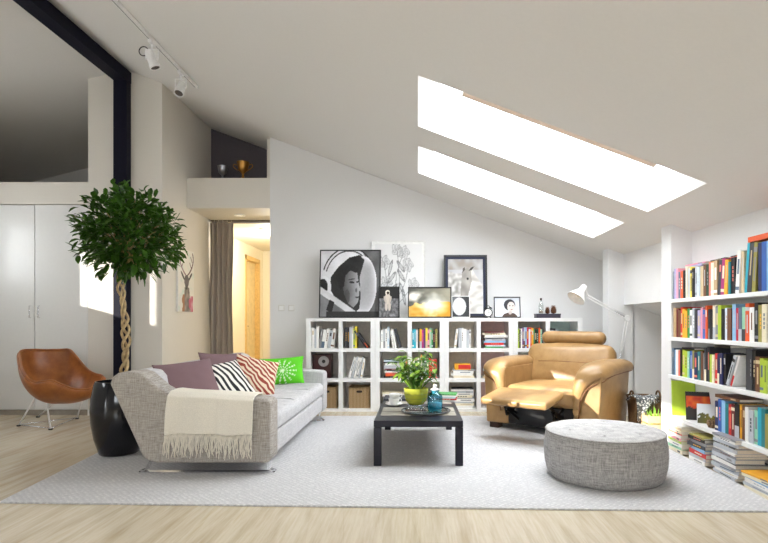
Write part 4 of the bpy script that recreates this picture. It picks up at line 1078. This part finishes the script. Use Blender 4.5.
# ---------------------------------------------------------------- pictures on the bookcases
def sd_ell(u, v, cx, cy, rx, ry, rot=0):
    x, y = u - cx, v - cy; c, s = math.cos(rot), math.sin(rot); x, y = c * x + s * y, -s * x + c * y
    return math.sqrt((x / rx) ** 2 + (y / ry) ** 2) - 1
def mixc(a, b, t): t = max(0, min(1, t)); return tuple(p + (q - p) * t for p, q in zip(a, b))
def G(x): return (x, x, x * 1.02)
def poly_in(u, v, P):
    inside = False
    for (x1, y1), (x2, y2) in zip(P, P[1:] + P[:1]):
        if (y1 > v) != (y2 > v) and u < (x2 - x1) * (v - y1) / (y2 - y1) + x1: inside = not inside
    return inside
def astronaut(u, v):
    n_ = vnoise(u * 5, v * 5); fine = vnoise(u * 34, v * 34) * .025
    c = G(.46 - .10 * u + .12 * n_)
    if sd_ell(u, v, .30, .66, .52, .50) < 0: c = G(.86 - .10 * n_ - .1 * max(0, .3 - u))                # pale helmet shell
    for k in range(2):
        if abs(sd_ell(u, v, .48, .56, .40 + .05 * k, .44 + .05 * k)) < .022 and v > .58 - .5 * (u - .3): c = G(.16)
    if sd_ell(u, v, .72, .48, .23, .44) < 0 and u > .60: c = G(.64 + .28 * max(0, 1 + sd_ell(u, v, .72, .48, .23, .44)) ** 5 + .08 * n_)  # curved visor
    if poly_in(u, v, [(.17, .60), (.30, .76), (.48, .90), (.66, .94), (.74, .86), (.66, .60), (.68, .30), (.66, .12), (.56, .04), (.40, .10), (.26, .26), (.16, .42)]): c = G(.12 + .07 * n_)
    face = [(.40, .66), (.52, .74), (.62, .66), (.635, .56), (.645, .50), (.675, .41), (.65, .38), (.655, .33), (.645, .30), (.65, .27), (.625, .20), (.56, .14), (.47, .20), (.40, .34), (.37, .50)]
    if poly_in(u, v, face):
        c = G(min(.82, .26 + 1.5 * max(0, u - .38) + .06 * n_))
        if sd_ell(u, v, .53, .52, .045, .016, -.1) < 0 or sd_ell(u, v, .62, .525, .018, .014) < 0: c = G(.10)
        if sd_ell(u, v, .52, .565, .06, .010, .15) < 0: c = G(.22)
        if sd_ell(u, v, .605, .40, .016, .035) < 0: c = G(.36)
        if sd_ell(u, v, .62, .295, .035, .013) < 0: c = G(.22)
        if sd_ell(u, v, .45, .30, .05, .11) < 0: c = mixc(c, G(.2), .5)
    if poly_in(u, v, [(.30, .60), (.36, .72), (.50, .80), (.64, .72), (.60, .66), (.50, .70), (.42, .62), (.40, .46), (.34, .40), (.30, .48)]): c = G(.09 + .05 * vnoise(u * 30, v * 10))  # hair
    if sd_ell(u, v, .05, .45, .13, .17) < 0: c = G(.86)
    if sd_ell(u, v, .04, .45, .085, .125) < 0: c = G(.06)
    d_ = (v - .30) + .62 * (u - .16)
    if abs(d_) < .055 and u < .66: c = G(.80 + .1 * n_)
    if -.16 < d_ < -.055 and u < .6: c = G(.44 + .14 * n_)
    if poly_in(u, v, [(.10, .10), (.20, .06), (.24, .22), (.16, .26)]): c = G(.09)
    if v < .08 and u > .1: c = G(.15)
    return tuple(max(0, x + fine) for x in c)
def moon(u, v):
    n_ = vnoise(u * 9, v * 9); c = G(.06) if v > .62 else G(.42 + .25 * n_ + .1 * vnoise(u * 30, v * 30))
    if sd_ell(u, v, .42, .82, .12, .09) < 0: c = (.9, .88, .82)
    if sd_ell(u, v, .43, .60, .17, .18) < 0: c = (.80, .76, .72)
    for lx in (.36, .52):
        if sd_ell(u, v, lx, .36, .07, .16) < 0: c = (.78, .74, .70)
    if sd_ell(u, v, .30, .58, .05, .14, .5) < 0 or sd_ell(u, v, .56, .58, .05, .13, -.5) < 0: c = (.74, .7, .66)
    if sd_ell(u, v, .44, .81, .07, .05) < 0: c = (.2, .14, .08)
    return c
def flowers(u, v):
    c = (.90, .90, .90); ink = 0
    stems = [(.45, 0, .47, .92, .06), (.45, .1, .20, .74, -.08), (.46, .2, .70, .70, .09), (.44, .05, .25, .45, -.06), (.46, .1, .82, .42, .05), (.46, .3, .62, .88, -.05)]
    for x0, y0, x1, y1, cv in stems:
        if y0 <= v <= y1:
            f = (v - y0) / (y1 - y0); x = x0 + (x1 - x0) * f ** 1.4 + cv * math.sin(f * math.pi)
            if abs(u - x) < .006: ink = .5
        for k in range(5):
            d = sd_ell(u, v, x1 + .07 * math.cos(k * 1.256 + x0 * 9), y1 + .05 * math.sin(k * 1.256 + x0 * 9), .062, .034, k * 1.256)
            if abs(d) < .13: ink = max(ink, .30)
            elif d < 0: ink = max(ink, .09 + .08 * vnoise(u * 20, v * 20))
    for lx, ly, ro in ((.36, .52, .9), (.56, .55, -.8), (.38, .36, 1.1), (.58, .35, -.6), (.33, .66, .4), (.55, .68, -.9), (.62, .24, -.3), (.25, .22, .3)):
        d = sd_ell(u, v, lx, ly, .10, .026, math.pi / 2 - ro * .9)
        if abs(d) < .22: ink = max(ink, .5)
        elif d < 0: ink = max(ink, .16)
    return mixc(c, (.16, .16, .17), ink)
def cloud(u, v):
    n_ = vnoise(u * 4, v * 4, 1) + .5 * vnoise(u * 9, v * 9, 1)
    c = mixc((.36, .36, .33), (.62, .60, .52), u + .2 * n_)
    if v < .42 + .22 * n_: c = mixc((.84, .60, .16), (.93, .82, .52), .5 + n_)
    if u > .68 and v < .50 + .1 * n_: c = (.85, .60, .10)
    c = mixc(c, (1, 1, .97), 1.25 - 3.4 * math.hypot((u - .60), (v - .40) * .8) + .25 * n_)
    c = mixc(c, (.96, .93, .88), 1.4 * (.24 - math.hypot(u - .12, v - .72) + .12 * n_) / .2)
    return c
def horse(u, v):
    n_ = vnoise(u * 6, v * 6, 4); c = mixc((.86, .86, .86), (.66, .66, .68), v * .8 + .3 * n_)
    if v < .74 + .05 * n_ and u < .40: c = mixc((.84, .83, .82), (.56, .55, .53), .45 + .9 * vnoise(u * 10, v * 14, 2))
    if v > .80: c = mixc(c, (.60, .56, .52), .5 + n_)
    if poly_in(u, v, [(.52, .80), (.70, .80), (.98, .52), (1.0, 0), (.55, 0), (.60, .30)]): c = mixc((.90, .89, .87), (.70, .68, .66), .4 + .9 * vnoise(u * 5, v * 12, 9))   # neck and mane
    if poly_in(u, v, [(.40, .76), (.54, .84), (.66, .80), (.68, .60), (.60, .40), (.52, .20), (.42, .16), (.34, .22), (.36, .44)]): c = mixc((.78, .76, .73), (.46, .44, .42), .5 * (.7 - u) + .5 + .5 * n_)
    if poly_in(u, v, [(.58, .78), (.68, .80), (.76, .87), (.66, .85)]): c = (.20, .18, .17)
    if poly_in(u, v, [(.41, .75), (.50, .81), (.47, .86), (.42, .82)]): c = (.34, .31, .29)
    if sd_ell(u, v, .56, .64, .035, .022) < 0: c = (.09, .08, .08)
    if sd_ell(u, v, .40, .27, .03, .025) < 0: c = (.18, .16, .16)
    if sd_ell(u, v, .42, .20, .07, .012) < 0: c = (.3, .27, .26)
    return c
def plate(u, v):
    d = sd_ell(u, v, .42, .52, .40, .44)
    if d < 0: return mixc((.93, .93, .92), (.74, .74, .75), (d + 1) ** 6 + .12 * vnoise(u * 5, v * 5))
    return (.16, .17, .18) if u > .45 or v < .3 else (.40, .41, .42)
def portrait(u, v):
    c = mixc((.86, .87, .90), (.76, .78, .82), v)
    if sd_ell(u, v, .60, .0, .30, .22) < 0: c = (.30, .22, .18)
    if sd_ell(u, v, .60, .62, .23, .30) < 0: c = (.13, .12, .15)
    if sd_ell(u, v, .66, .52, .155, .27) < 0: c = (.82, .78, .76)
    if sd_ell(u, v, .61, .58, .03, .018) < 0 or sd_ell(u, v, .73, .58, .03, .018) < 0: c = (.2, .16, .15)
    if sd_ell(u, v, .68, .38, .05, .018) < 0: c = (.55, .36, .35)
    if sd_ell(u, v, .62, .22, .07, .10) < 0: c = (.74, .70, .68)
    return c
fine_white_frame = flat('white frame wood', (228, 228, 226), .4); mount_white = flat('white mount card', (238, 238, 236), .8); navy_mount = flat('dark blue mount card', (34, 40, 66), .7)
def picture(label, px0, px1, pyt, Y, fn, fw, fmat, mount=0, mmat=None, n=(60, 60), tilt=0, base=BH, dep=.022, cat='picture', name='framed_picture', yaw=0):
    x0 = (px0 - VX) * Y / F; x1 = (px1 - VX) * Y / F; zt = CH - (pyt - VY) * Y / F; w, h = x1 - x0, zt - base - .001
    t = thing(name, label, cat, ((x0 + x1) / 2, Y, base + .001 + (dep * math.sin(R(tilt)))), 0, 'framed pictures on the bookcases' if base == BH else None)
    t.rotation_euler = (R(-tilt), 0, R(yaw))
    m = B(); hw = w / 2
    for a in ((-hw, hw, 0, fw), (-hw, hw, h - fw, h), (-hw, -hw + fw, fw, h - fw), (hw - fw, hw, fw, h - fw)): box(m, a[0], a[1], -dep, 0, a[2], a[3])
    obj('frame', m, fmat, t, bevel=.0015)
    m = B(); box(m, -hw + fw * .7, hw - fw * .7, -dep * .45, -.001, fw * .7, h - fw * .7); obj('mount', m, mmat or mount_white, t)
    q = fw + mount; ew, eh = w - 2 * q, h - 2 * q
    m = B(); grid(m, n[0], n[1], lambda u, v: Vector((-ew / 2 + ew * u, -dep * .45 - .0006, q + eh * v))); p = obj('print', m, attr_mat('printed picture', .4), t)
    set_paint(p, lambda c: fn((c.x + ew / 2) / ew, (c.z - q) / eh))
    return t
picture('white-framed grey line drawing of flowers behind the black frames', 371, 425.5, 239.5, 6.80, flowers, .012, fine_white_frame, .035, n=(90, 100), tilt=5)
picture('large black-framed monochrome picture of a helmeted astronaut', 319, 380.5, 249, 6.66, astronaut, .013, black_frame, 0, n=(120, 120), tilt=6)
picture('small black-framed picture of a spacesuit figure on grey ground', 378.5, 399.5, 286.5, 6.60, moon, .010, black_frame, 0, n=(50, 60), tilt=7)
picture('black-framed picture of golden clouds around a white glare', 408, 451.5, 287, 6.58, cloud, .012, black_frame, 0, n=(90, 60), tilt=7)
picture('tall dark-framed picture of a pale horse head with dark blue mount', 444, 487.5, 254.5, 6.76, horse, .024, black_frame, .03, navy_mount, n=(80, 90), tilt=5)
picture('small white-framed picture of a white plate', 451.5, 470, 296, 6.60, plate, .010, fine_white_frame, 0, n=(44, 44), tilt=6)
picture('small dark-framed portrait of a dark-haired person on pale grey', 494, 520.5, 297, 6.62, portrait, .011, black_frame, 0, n=(56, 44), tilt=8)
# unframed deer canvas on the left wall
def deer(u, v):
    c = (.90, .89, .87); n_ = vnoise(u * 5, v * 9, 3)
    c = mixc(c, (.84, .68, .74), max(0, .5 * n_ + .25 - abs(u - .15) - abs(v - .9) * 2))
    c = mixc(c, (.72, .84, .82), max(0, .9 * n_ - .1))
    for s in (-1, 1):                                   # antlers
        for k in range(40):
            f = k / 39; x = .52 + s * (.07 + .36 * math.sin(f * 2.1) ** .8); y = .60 + .36 * f
            if math.hypot((u - x), (v - y) * 2) < .028: c = (.36, .24, .28) if s > 0 else (.50, .30, .40)
        for (bx_, by_) in ((.30, .72), (.36, .82)):
            for k in range(16):
                f = k / 15; x = .52 + s * (bx_ - .10 * f); y = by_ + .08 * f
                if math.hypot(u - x, (v - y) * 2) < .02: c = (.42, .30, .34)
        if sd_ell(u, v, .52 + s * .24, .575, .14, .028, s * .5) < 0: c = (.20, .18, .22)
    if sd_ell(u, v, .52, .50, .15, .10) < 0 or sd_ell(u, v, .52, .42, .09, .06) < 0: c = mixc((.18, .17, .2), (.46, .42, .46), .5 + n_)
    if v < .40 and abs(u - .54) < .14 + .28 * (.40 - v): c = mixc((.30, .32, .32), (.66, .60, .58), .5 + 1.2 * n_)
    if v < .26 and u > .74 + .25 * n_ and u < .95: c = mixc((.74, .30, .42), (.84, .66, .70), .5 + n_)
    if v < .28 and u < .40 and u > .26 + .1 * n_: c = (.62, .42, .30)
    if sd_ell(u, v, .52, .375, .05, .02) < 0: c = (.06, .06, .07)
    return c
t = thing('deer_canvas', 'narrow unframed canvas of a watercolour stag on the left wall behind the tree', 'picture', (XL, 6.83, 1.23), R(90))
m = B(); box(m, -.235, .235, -.024, -.001, 0, .80); obj('stretcher', m, mount_white, t, bevel=.003)
m = B(); grid(m, 60, 110, lambda u, v: Vector((-.232 + .464 * u, -.0246, .003 + .794 * v))); p = obj('print', m, attr_mat('printed picture', .4), t)
set_paint(p, lambda c: deer((c.x + .232) / .464, (c.z - .003) / .794))

# ---------------------------------------------------------------- small things on the bookcases
t = thing('alarm_clock', 'round black twin-bell alarm clock before the horse picture', 'clock', at(488, 313.5, 6.57)); t.location.z = BH + .001
RX = Matrix.Rotation(R(90), 4, 'X')
m = B(); lathe(m, [(0, .02), (.05, .02), (.056, .012), (.056, -.016), (.048, -.026), (0, -.026)], 36, mat=Matrix.Translation((0, 0, .066)) @ RX); obj('case', m, black_plastic, t, smooth=True, angle=40)
m = B(); lathe(m, [(0, .0212), (.044, .0212), (.044, .02), (0, .02)], 32, mat=Matrix.Translation((0, 0, .066)) @ RX); dl = obj('dial', m, mount_white, t)
m = B(); box(m, -.002, .002, -.0228, -.0216, .066, .098); box(m, 0, .024, -.0228, -.0216, .064, .068)
for k in range(12): a = k * math.pi / 6; box(m, .037 * math.cos(a) - .002, .037 * math.cos(a) + .002, -.0225, -.0213, .066 + .037 * math.sin(a) - .002, .066 + .037 * math.sin(a) + .002)
obj('hands', m, black_plastic, dl)
for s in (-1, 1):
    m = B(); lathe(m, [(0, .018), (.014, .015), (.022, .004), (.022, 0), (0, 0)], 20, mat=Matrix.Translation((s * .03, 0, .118)) @ Matrix.Rotation(s * R(28), 4, 'Y')); obj('bell', m, black_plastic, t, smooth=True, angle=50)
    m = B(); tube(m, [(s * .026, 0, .016), (s * .036, 0, 0)], .006, 8); obj('foot', m, black_plastic, t, smooth=True)
m = B(); tube(m, [(-.02, 0, .134), (-.012, 0, .152), (.012, 0, .152), (.02, 0, .134)], .004, 8); obj('handle', m, black_plastic, t, smooth=True)
p = at(548.5, 316, 6.58)
t = thing('lacquer_tray_box', 'flat dark box on the bookcase holding a bottle and pine cones', 'box', (p.x, 6.64, BH + .001))
m = B(); box(m, -.15, .15, -.07, .07, 0, .052); obj('box_body', m, flat('dark violet lacquer', (52, 46, 62), .4), t, bevel=.004)
m = B(); box(m, -.153, .153, -.073, .073, .036, .054); obj('lid', m, flat('dark violet lacquer', (52, 46, 62), .4), t, bevel=.003)
BZ = BH + .0555
t = thing('glass_bottle', 'small clear glass bottle with dark stopper on the flat dark box', 'bottle', (at(541, 310, 6.62).x, 6.62, BZ))
m = B(); lathe(m, [(0, 0), (.026, 0), (.03, .006), (.03, .10), (.022, .13), (.011, .145), (.011, .172), (.009, .172), (.009, .147), (.019, .128), (.027, .10), (.027, .008), (0, .006)], 28); obj('bottle_body', m, clear_glass, t, smooth=True)
m = B(); lathe(m, [(0, .165), (.008, .165), (.013, .175), (.013, .192), (0, .197)], 18); obj('stopper', m, flat('dark wood stopper', (54, 36, 30), .5), t, smooth=True)
m = B(); lathe(m, [(0, .004), (.0265, .006), (.0265, .04), (0, .04)], 24); obj('contents', m, flat('pale sand', (196, 176, 160), .8), t, smooth=True)
for px, r, lab in ((547.5, .036, 'smaller brown pine cone nearer the glass bottle on the flat box'), (553.5, .044, 'larger brown pine cone at the far end of the flat box')):
    t = thing('pine_cone', lab, 'pine cone', (at(px, 310, 6.63).x, 6.63, BZ), group='pine cones on the box')
    m = B(); lathe(m, [(0, 0), (r * .6, r * .1), (r * .8, r * .8), (r * .55, r * 1.7), (0, r * 2.2)], 16); obj('core', m, flat('cone core', (84, 50, 30), .8), t, smooth=True)
    m = B()
    for k in range(60):
        f = (k + .5) / 60; a = k * 2.39996; rr = r * (.62 + .38 * math.sin(f * 2.7 + .3)) * (1 - .45 * f); z = r * 2.1 * f + .003
        leaf(m, Vector((rr * .75 * math.cos(a), rr * .75 * math.sin(a), z)), Vector((math.cos(a), math.sin(a), .7)), Vector((0, 0, 1)), r * .42, r * .42, 0, 2)
    obj('scales', m, flat('cone scales', (140, 88, 52), .7, var=.3), t)

# trophies in the niche
def trophy(px, label, prof, mt, sc_, ears, base_mat):
    p = at(px, 170, 7.2); t = thing('trophy_cup', label, 'trophy', (p.x, 7.2, 2.976), group='trophies in the niche')
    m = B(); box(m, -.04 * sc_, .04 * sc_, -.04 * sc_, .04 * sc_, 0, .06 * sc_); obj('base', m, base_mat, t, bevel=.004)
    m = B(); lathe(m, [(r * sc_, z * sc_) for r, z in prof], 32); obj('cup', m, mt, t, smooth=True, angle=60)
    if ears:
        for s in (-1, 1):
            m = B(); tube(m, smooth_line([(s * x * sc_, 0, z * sc_) for x, z in ((.075, .26), (.125, .27), (.13, .235), (.09, .20), (.055, .185))], 5), .006 * sc_, 8); obj('handle', m, mt, t, smooth=True)
gold = flat('polished gold', (176, 128, 66), .3, 1.0, var=.05); silver_m = flat('tarnished silver', (150, 150, 156), .3, 1.0)
CUP = [(0, .06), (.04, .06), (.034, .075), (.014, .095), (.018, .11), (.012, .13), (.03, .155), (.062, .185), (.072, .23), (.085, .30), (.078, .30), (.064, .23), (.05, .19), (0, .17)]
trophy(222.5, 'smaller silver trophy cup in the niche above the curtain', CUP, silver_m, .80, False, silver_m)
trophy(243, 'larger gold trophy cup with two handles in the niche above the curtain', CUP, gold, .98, True, gold)

# ---------------------------------------------------------------- on the coffee table
t = thing('round_tray', 'round dark glass tray at the near end of the coffee table', 'tray', (.065, 4.40, TZ))
m = B(); lathe(m, [(0, .002), (.05, 0), (.18, .0), (.205, .012), (.2, .0145), (.178, .005), (.0, .005)], 56); obj('dish', m, flat('smoked dark glass', (30, 38, 40), .08, spec=.8), t, smooth=True, angle=50)
m = B(); tube(m, [(.203 * math.cos(a), .203 * math.sin(a), .0135) for a in [k * 2 * math.pi / 56 for k in range(56)]], .003, 6, closed=True); obj('rim', m, flat('tray rim', (96, 106, 108), .2, .4), t, smooth=True)
TR = TZ + .0055
# houseplant in glass foot and yellow-green pot
PX, PY = at(416, 395, 4.47).x, 4.47
t = thing('potted_houseplant', 'leafy houseplant with orange buds in a yellow-green bowl on a glass foot', 'houseplant', (PX, PY, TR))
m = B(); lathe(m, [(0, 0), (.085, 0), (.09, .006), (.082, .02), (.075, .05), (.068, .052), (.07, .02), (0, .012)], 40); obj('glass_foot', m, clear_glass, t, smooth=True)
yg = flat('yellow green glaze', (186, 190, 70), .25, var=.1, nscale=8)
m = B(); lathe(m, [(0, .045), (.06, .046), (.085, .075), (.098, .125), (.102, .175), (.104, .182), (.098, .184), (.094, .172), (.08, .15), (0, .15)], 48); pot = obj('bowl', m, yg, t, smooth=True, angle=60)
m = B()
for z in (.10, .135): tube(m, [((.0935 + (z - .10) * .17) * math.cos(a), (.0935 + (z - .10) * .17) * math.sin(a), z) for a in [k * 2 * math.pi / 48 for k in range(48)]], .0016, 5, closed=True)
obj('glaze_rings', m, flat('dark glaze line', (128, 132, 44), .4), pot, smooth=True)
m = B(); lathe(m, [(0, .166), (.06, .163), (.092, .158)], 24); obj('soil', m, flat('potting soil', (52, 40, 32), .95, var=.3, nscale=90, bump=.8), pot, smooth=True)
random.seed(21); st = B(); lf = B()
for k in range(34):
    a = random.uniform(0, 6.283); sp = random.uniform(.05, .20); hh = random.uniform(.14, .35) * (1.05 - sp * 1.2)
    b0 = Vector((.055 * math.cos(a) * random.random(), .055 * math.sin(a) * random.random(), .16))
    e = Vector((sp * math.cos(a) - (.03 if k % 3 == 0 else 0), sp * math.sin(a) * .8, .17 + hh)); mid = b0.lerp(e, .5) + Vector((0, 0, .03))
    L = smooth_line([b0, mid, e], 4); tube(st, L, [.0042 - .0022 * i / (len(L) - 1) for i in range(len(L))], 5)
    for j in range(random.randint(4, 7)):
        q = L[random.randint(3, len(L) - 1)]; aa = random.uniform(0, 6.283)
        leaf(lf, q, Vector((math.cos(aa) + math.cos(a) * .5, math.sin(aa) + math.sin(a) * .5, random.uniform(-.2, .8))), Vector((0, 0, 1)), random.uniform(.05, .10), random.uniform(.026, .042), random.uniform(.2, .8), 4, 0 if random.random() < .7 else 1)
    if k % 9 == 0:
        bd_ = B(); lathe(bd_, [(0, 0), (.009, .01), (.012, .025), (.005, .045), (0, .05)], 10, c=e); obj('flower_bud', bd_, flat('orange bud', (206, 104, 58), .5, var=.2), t, smooth=True)
for k in range(9):                                    # long arching blades
    a = k * .7 + .3; b0 = Vector((.04 * math.cos(a), .04 * math.sin(a), .165))
    leaf(lf, b0, Vector((math.cos(a) * .75, math.sin(a) * .5, 1.1)), Vector((math.cos(a), math.sin(a), .4)), random.uniform(.22, .30), .028, random.uniform(.25, .5), 8, k % 2)
obj('stems', st, flat('plant stem', (96, 124, 54), .5), t, smooth=True)
obj('foliage', lf, [leaf_mat('mid green leaves', (30, 62, 20), (66, 106, 36)), leaf_mat('lime green leaves', (86, 124, 36), (134, 162, 62))], t, smooth=True)
# blue bottle jar
q = at(435, 410, 4.36)
t = thing('blue_glass_jar', 'aqua blue glass jar with pale ceramic stopper on the round tray', 'jar', (q.x, 4.36, TR))
m = B(); lathe(m, [(0, 0), (.05, 0), (.058, .008), (.062, .05), (.062, .12), (.056, .142), (.036, .158), (.030, .166), (.034, .176), (.029, .176), (.026, .166), (.032, .155), (.052, .139), (.058, .118), (.058, .05), (.053, .012), (0, .008)], 40); obj('jar_body', m, blue_glass, t, smooth=True)
m = B(); lathe(m, [(0, .15), (.024, .15), (.026, .176), (.036, .18), (.036, .188), (.016, .194), (.013, .205), (.018, .216), (.01, .226), (0, .228)], 28); obj('stopper', m, flat('pale ceramic', (216, 222, 220), .3), t, smooth=True, angle=50)
m = B(); lathe(m, [(0, .012), (.054, .016), (.057, .05), (.057, .075), (0, .075)], 32); obj('contents', m, flat('blue bath salts', (110, 200, 214), .5, var=.25, nscale=80), t, smooth=True)
# cups
q = at(394, 403, 4.72)
def cup(label, loc, saucer):
    t = thing('teacup', label, 'cup', loc, R(20), 'white cups on the coffee table')
    m = B(); lathe(m, [(0, 0), (.024, 0), (.028, .006), (.043, .026), (.049, .058), (.046, .058), (.040, .028), (.025, .010), (0, .009)], 36); obj('bowl', m, white_lacquer, t, smooth=True)
    m = B(); tube(m, smooth_line([(.046, 0, .048), (.066, 0, .048), (.068, 0, .028), (.043, 0, .020)], 5), .0045, 8); obj('handle', m, white_lacquer, t, smooth=True)
    return t
t = thing('saucer', 'white saucer under the stacked cups on the coffee table', 'saucer', (q.x, 4.72, TZ))
m = B(); lathe(m, [(0, .003), (.035, 0), (.045, .004), (.076, .018), (.075, .021), (.043, .008), (0, .007)], 44); obj('dish', m, white_lacquer, t, smooth=True)
m = B(); lathe(m, [(.030, .0072), (.0325, .0095), (.035, .0072)], 32); obj('well_ring', m, white_lacquer, t, smooth=True)
cup('lower white teacup standing on the saucer', (q.x, 4.72, TZ + .0075), True)
cup('upper white teacup stacked in the lower one', (q.x + .004, 4.722, TZ + .0075 + .040), True)
# reading matter at the far end
stack((at(447, 400, 5.0).x - .02, 4.93, TZ), R(-6), ['white:.016', 'red:.014', 'ice:.018', 'white:.012', 'green:.012'], 'the small stack behind the blue jar', 'magazines on the coffee table', w=(.19, .24), d=(.15, .2), name='magazine', cat='magazine', noun='magazine')
add_book('dark notebook lying on the coffee table behind the white cups', None, .018, .16, .22, 'charcoal', 'black', 0, (at(386, 400, 5.05).x - .02, 5.02, TZ), 0, 0, True, 'notebook', 'notebook')

# ---------------------------------------------------------------- basket and crate beside the recliner
t = thing('wicker_basket', 'tall brown wicker basket with looped handles beside the recliner', 'basket', (2.235, 5.22, 0))
m = B()
def bask(u, v):
    a = u * 2 * math.pi; ca, sa = math.cos(a), math.sin(a); e = .55
    return Vector((math.copysign(abs(ca) ** e, ca) * (.125 + .02 * v), math.copysign(abs(sa) ** e, sa) * (.15 + .02 * v), .36 * v + .002))
V = grid(m, 48, 18, bask, wrap_u=True); m.faces.new(V[0])
o = obj('basket_body', m, dark_wicker, t, smooth=True); md = o.modifiers.new('s', 'SOLIDIFY'); md.thickness = .012
m = B(); tube(m, [bask(k / 48, 1) for k in range(48)], .010, 8, closed=True); obj('rim', m, dark_wicker, t, smooth=True)
for s in (-1, 1):
    m = B(); tube(m, [(s * .13, .05 * math.cos(a), .345 + .075 * math.sin(a)) for a in [k * math.pi / 14 for k in range(15)]], .010, 8); obj('handle', m, dark_wicker, t, smooth=True)
knit, kt = new('grey flecked knit', rough=.95)
kf = kt.noise(kt.coord(), 55, 3); kt.link(kt.ramp(kf, [(.38, rgb(96, 98, 100)), (.56, rgb(226, 226, 222))], 'CONSTANT'), kt.b.inputs['Base Color']); kt.bump(kf, .5, .006)
t = thing('knitted_blanket', 'grey and white flecked blanket hanging over the wicker basket', 'blanket', (2.17, 5.06, .36))
m = B()
def drape(u, v):                                      # over the near rim, falling to a point
    x = -.105 + .25 * u; path = [(.20, -.04), (.12, .018), (.03, .024), (-.022, .012), (-.038, -.06), (-.046, -.20)]
    L_ = 1 - .55 * abs(u - .12) if u > .12 else 1
    s = min(v * L_, .999) * (len(path) - 1); i = int(s); f = s - i
    y = path[i][0] + (path[i + 1][0] - path[i][0]) * f; z = path[i][1] + (path[i + 1][1] - path[i][1]) * f
    return Vector((x * (1 - .1 * v), y - .006 * math.sin(u * 12 + v * 3), z + .006 * math.sin(u * 9)))
grid(m, 30, 26, drape); o = obj('blanket', m, knit, t, smooth=True); md = o.modifiers.new('s', 'SOLIDIFY'); md.thickness = .01; md.offset = 1
m = B(); random.seed(8)
for k in range(16):
    p = drape((k + .5) / 16, 1); tube(m, [p, p + Vector((random.uniform(-.006, .006), -.002, -.025)), p + Vector((random.uniform(-.01, .01), -.002, -.05))], .0028, 5)
obj('fringe', m, knit, t, smooth=True)
t = thing('wooden_crate', 'pale wooden crate holding a green plant beside the basket', 'crate', (2.235, 4.95, 0))
pale = flat('pale crate wood', (214, 184, 136), .6, var=.12, nscale=14)
def board(nm, *a): 
    m = B(); box(m, *a); obj(nm, m, pale, t, bevel=.002)
for k in range(3):
    z0 = .012 + k * .077
    board('slat', -.12, .12, -.075, -.063, z0, z0 + .066); board('slat', -.12, .12, .063, .075, z0, z0 + .066)
    board('slat', -.12, -.108, -.0628, .0628, z0, z0 + .066); board('slat', .108, .12, -.0628, .0628, z0, z0 + .066)
for sx in (-1, 1):
    for sy in (-1, 1):
        board('post', min(sx * .107, sx * .092), max(sx * .107, sx * .092), min(sy * .062, sy * .047), max(sy * .062, sy * .047), 0, .24)
board('bottom', -.107, .107, -.062, .062, .002, .012)
t = thing('crate_plant', 'small green grassy plant in a pot inside the pale crate', 'plant', (2.215, 4.95, .0128))
m = B(); lathe(m, [(0, 0), (.032, 0), (.043, .10), (.046, .10), (.046, .118), (.040, .118), (.036, .09), (0, .09)], 24); obj('pot', m, flat('terracotta', (176, 100, 66), .8), t, smooth=True, angle=40)
m = B(); random.seed(5)
for k in range(26):
    a = random.uniform(0, 6.28); leaf(m, Vector((.02 * math.cos(a), .02 * math.sin(a), .09)), Vector((math.cos(a) * .4, math.sin(a) * .35, 1.2)), Vector((math.cos(a), math.sin(a), .3)), random.uniform(.16, .26), .014, .15, 6)
obj('blades', m, leaf_mat('bright grass blades', (96, 150, 44), (150, 196, 76)), t, smooth=True)
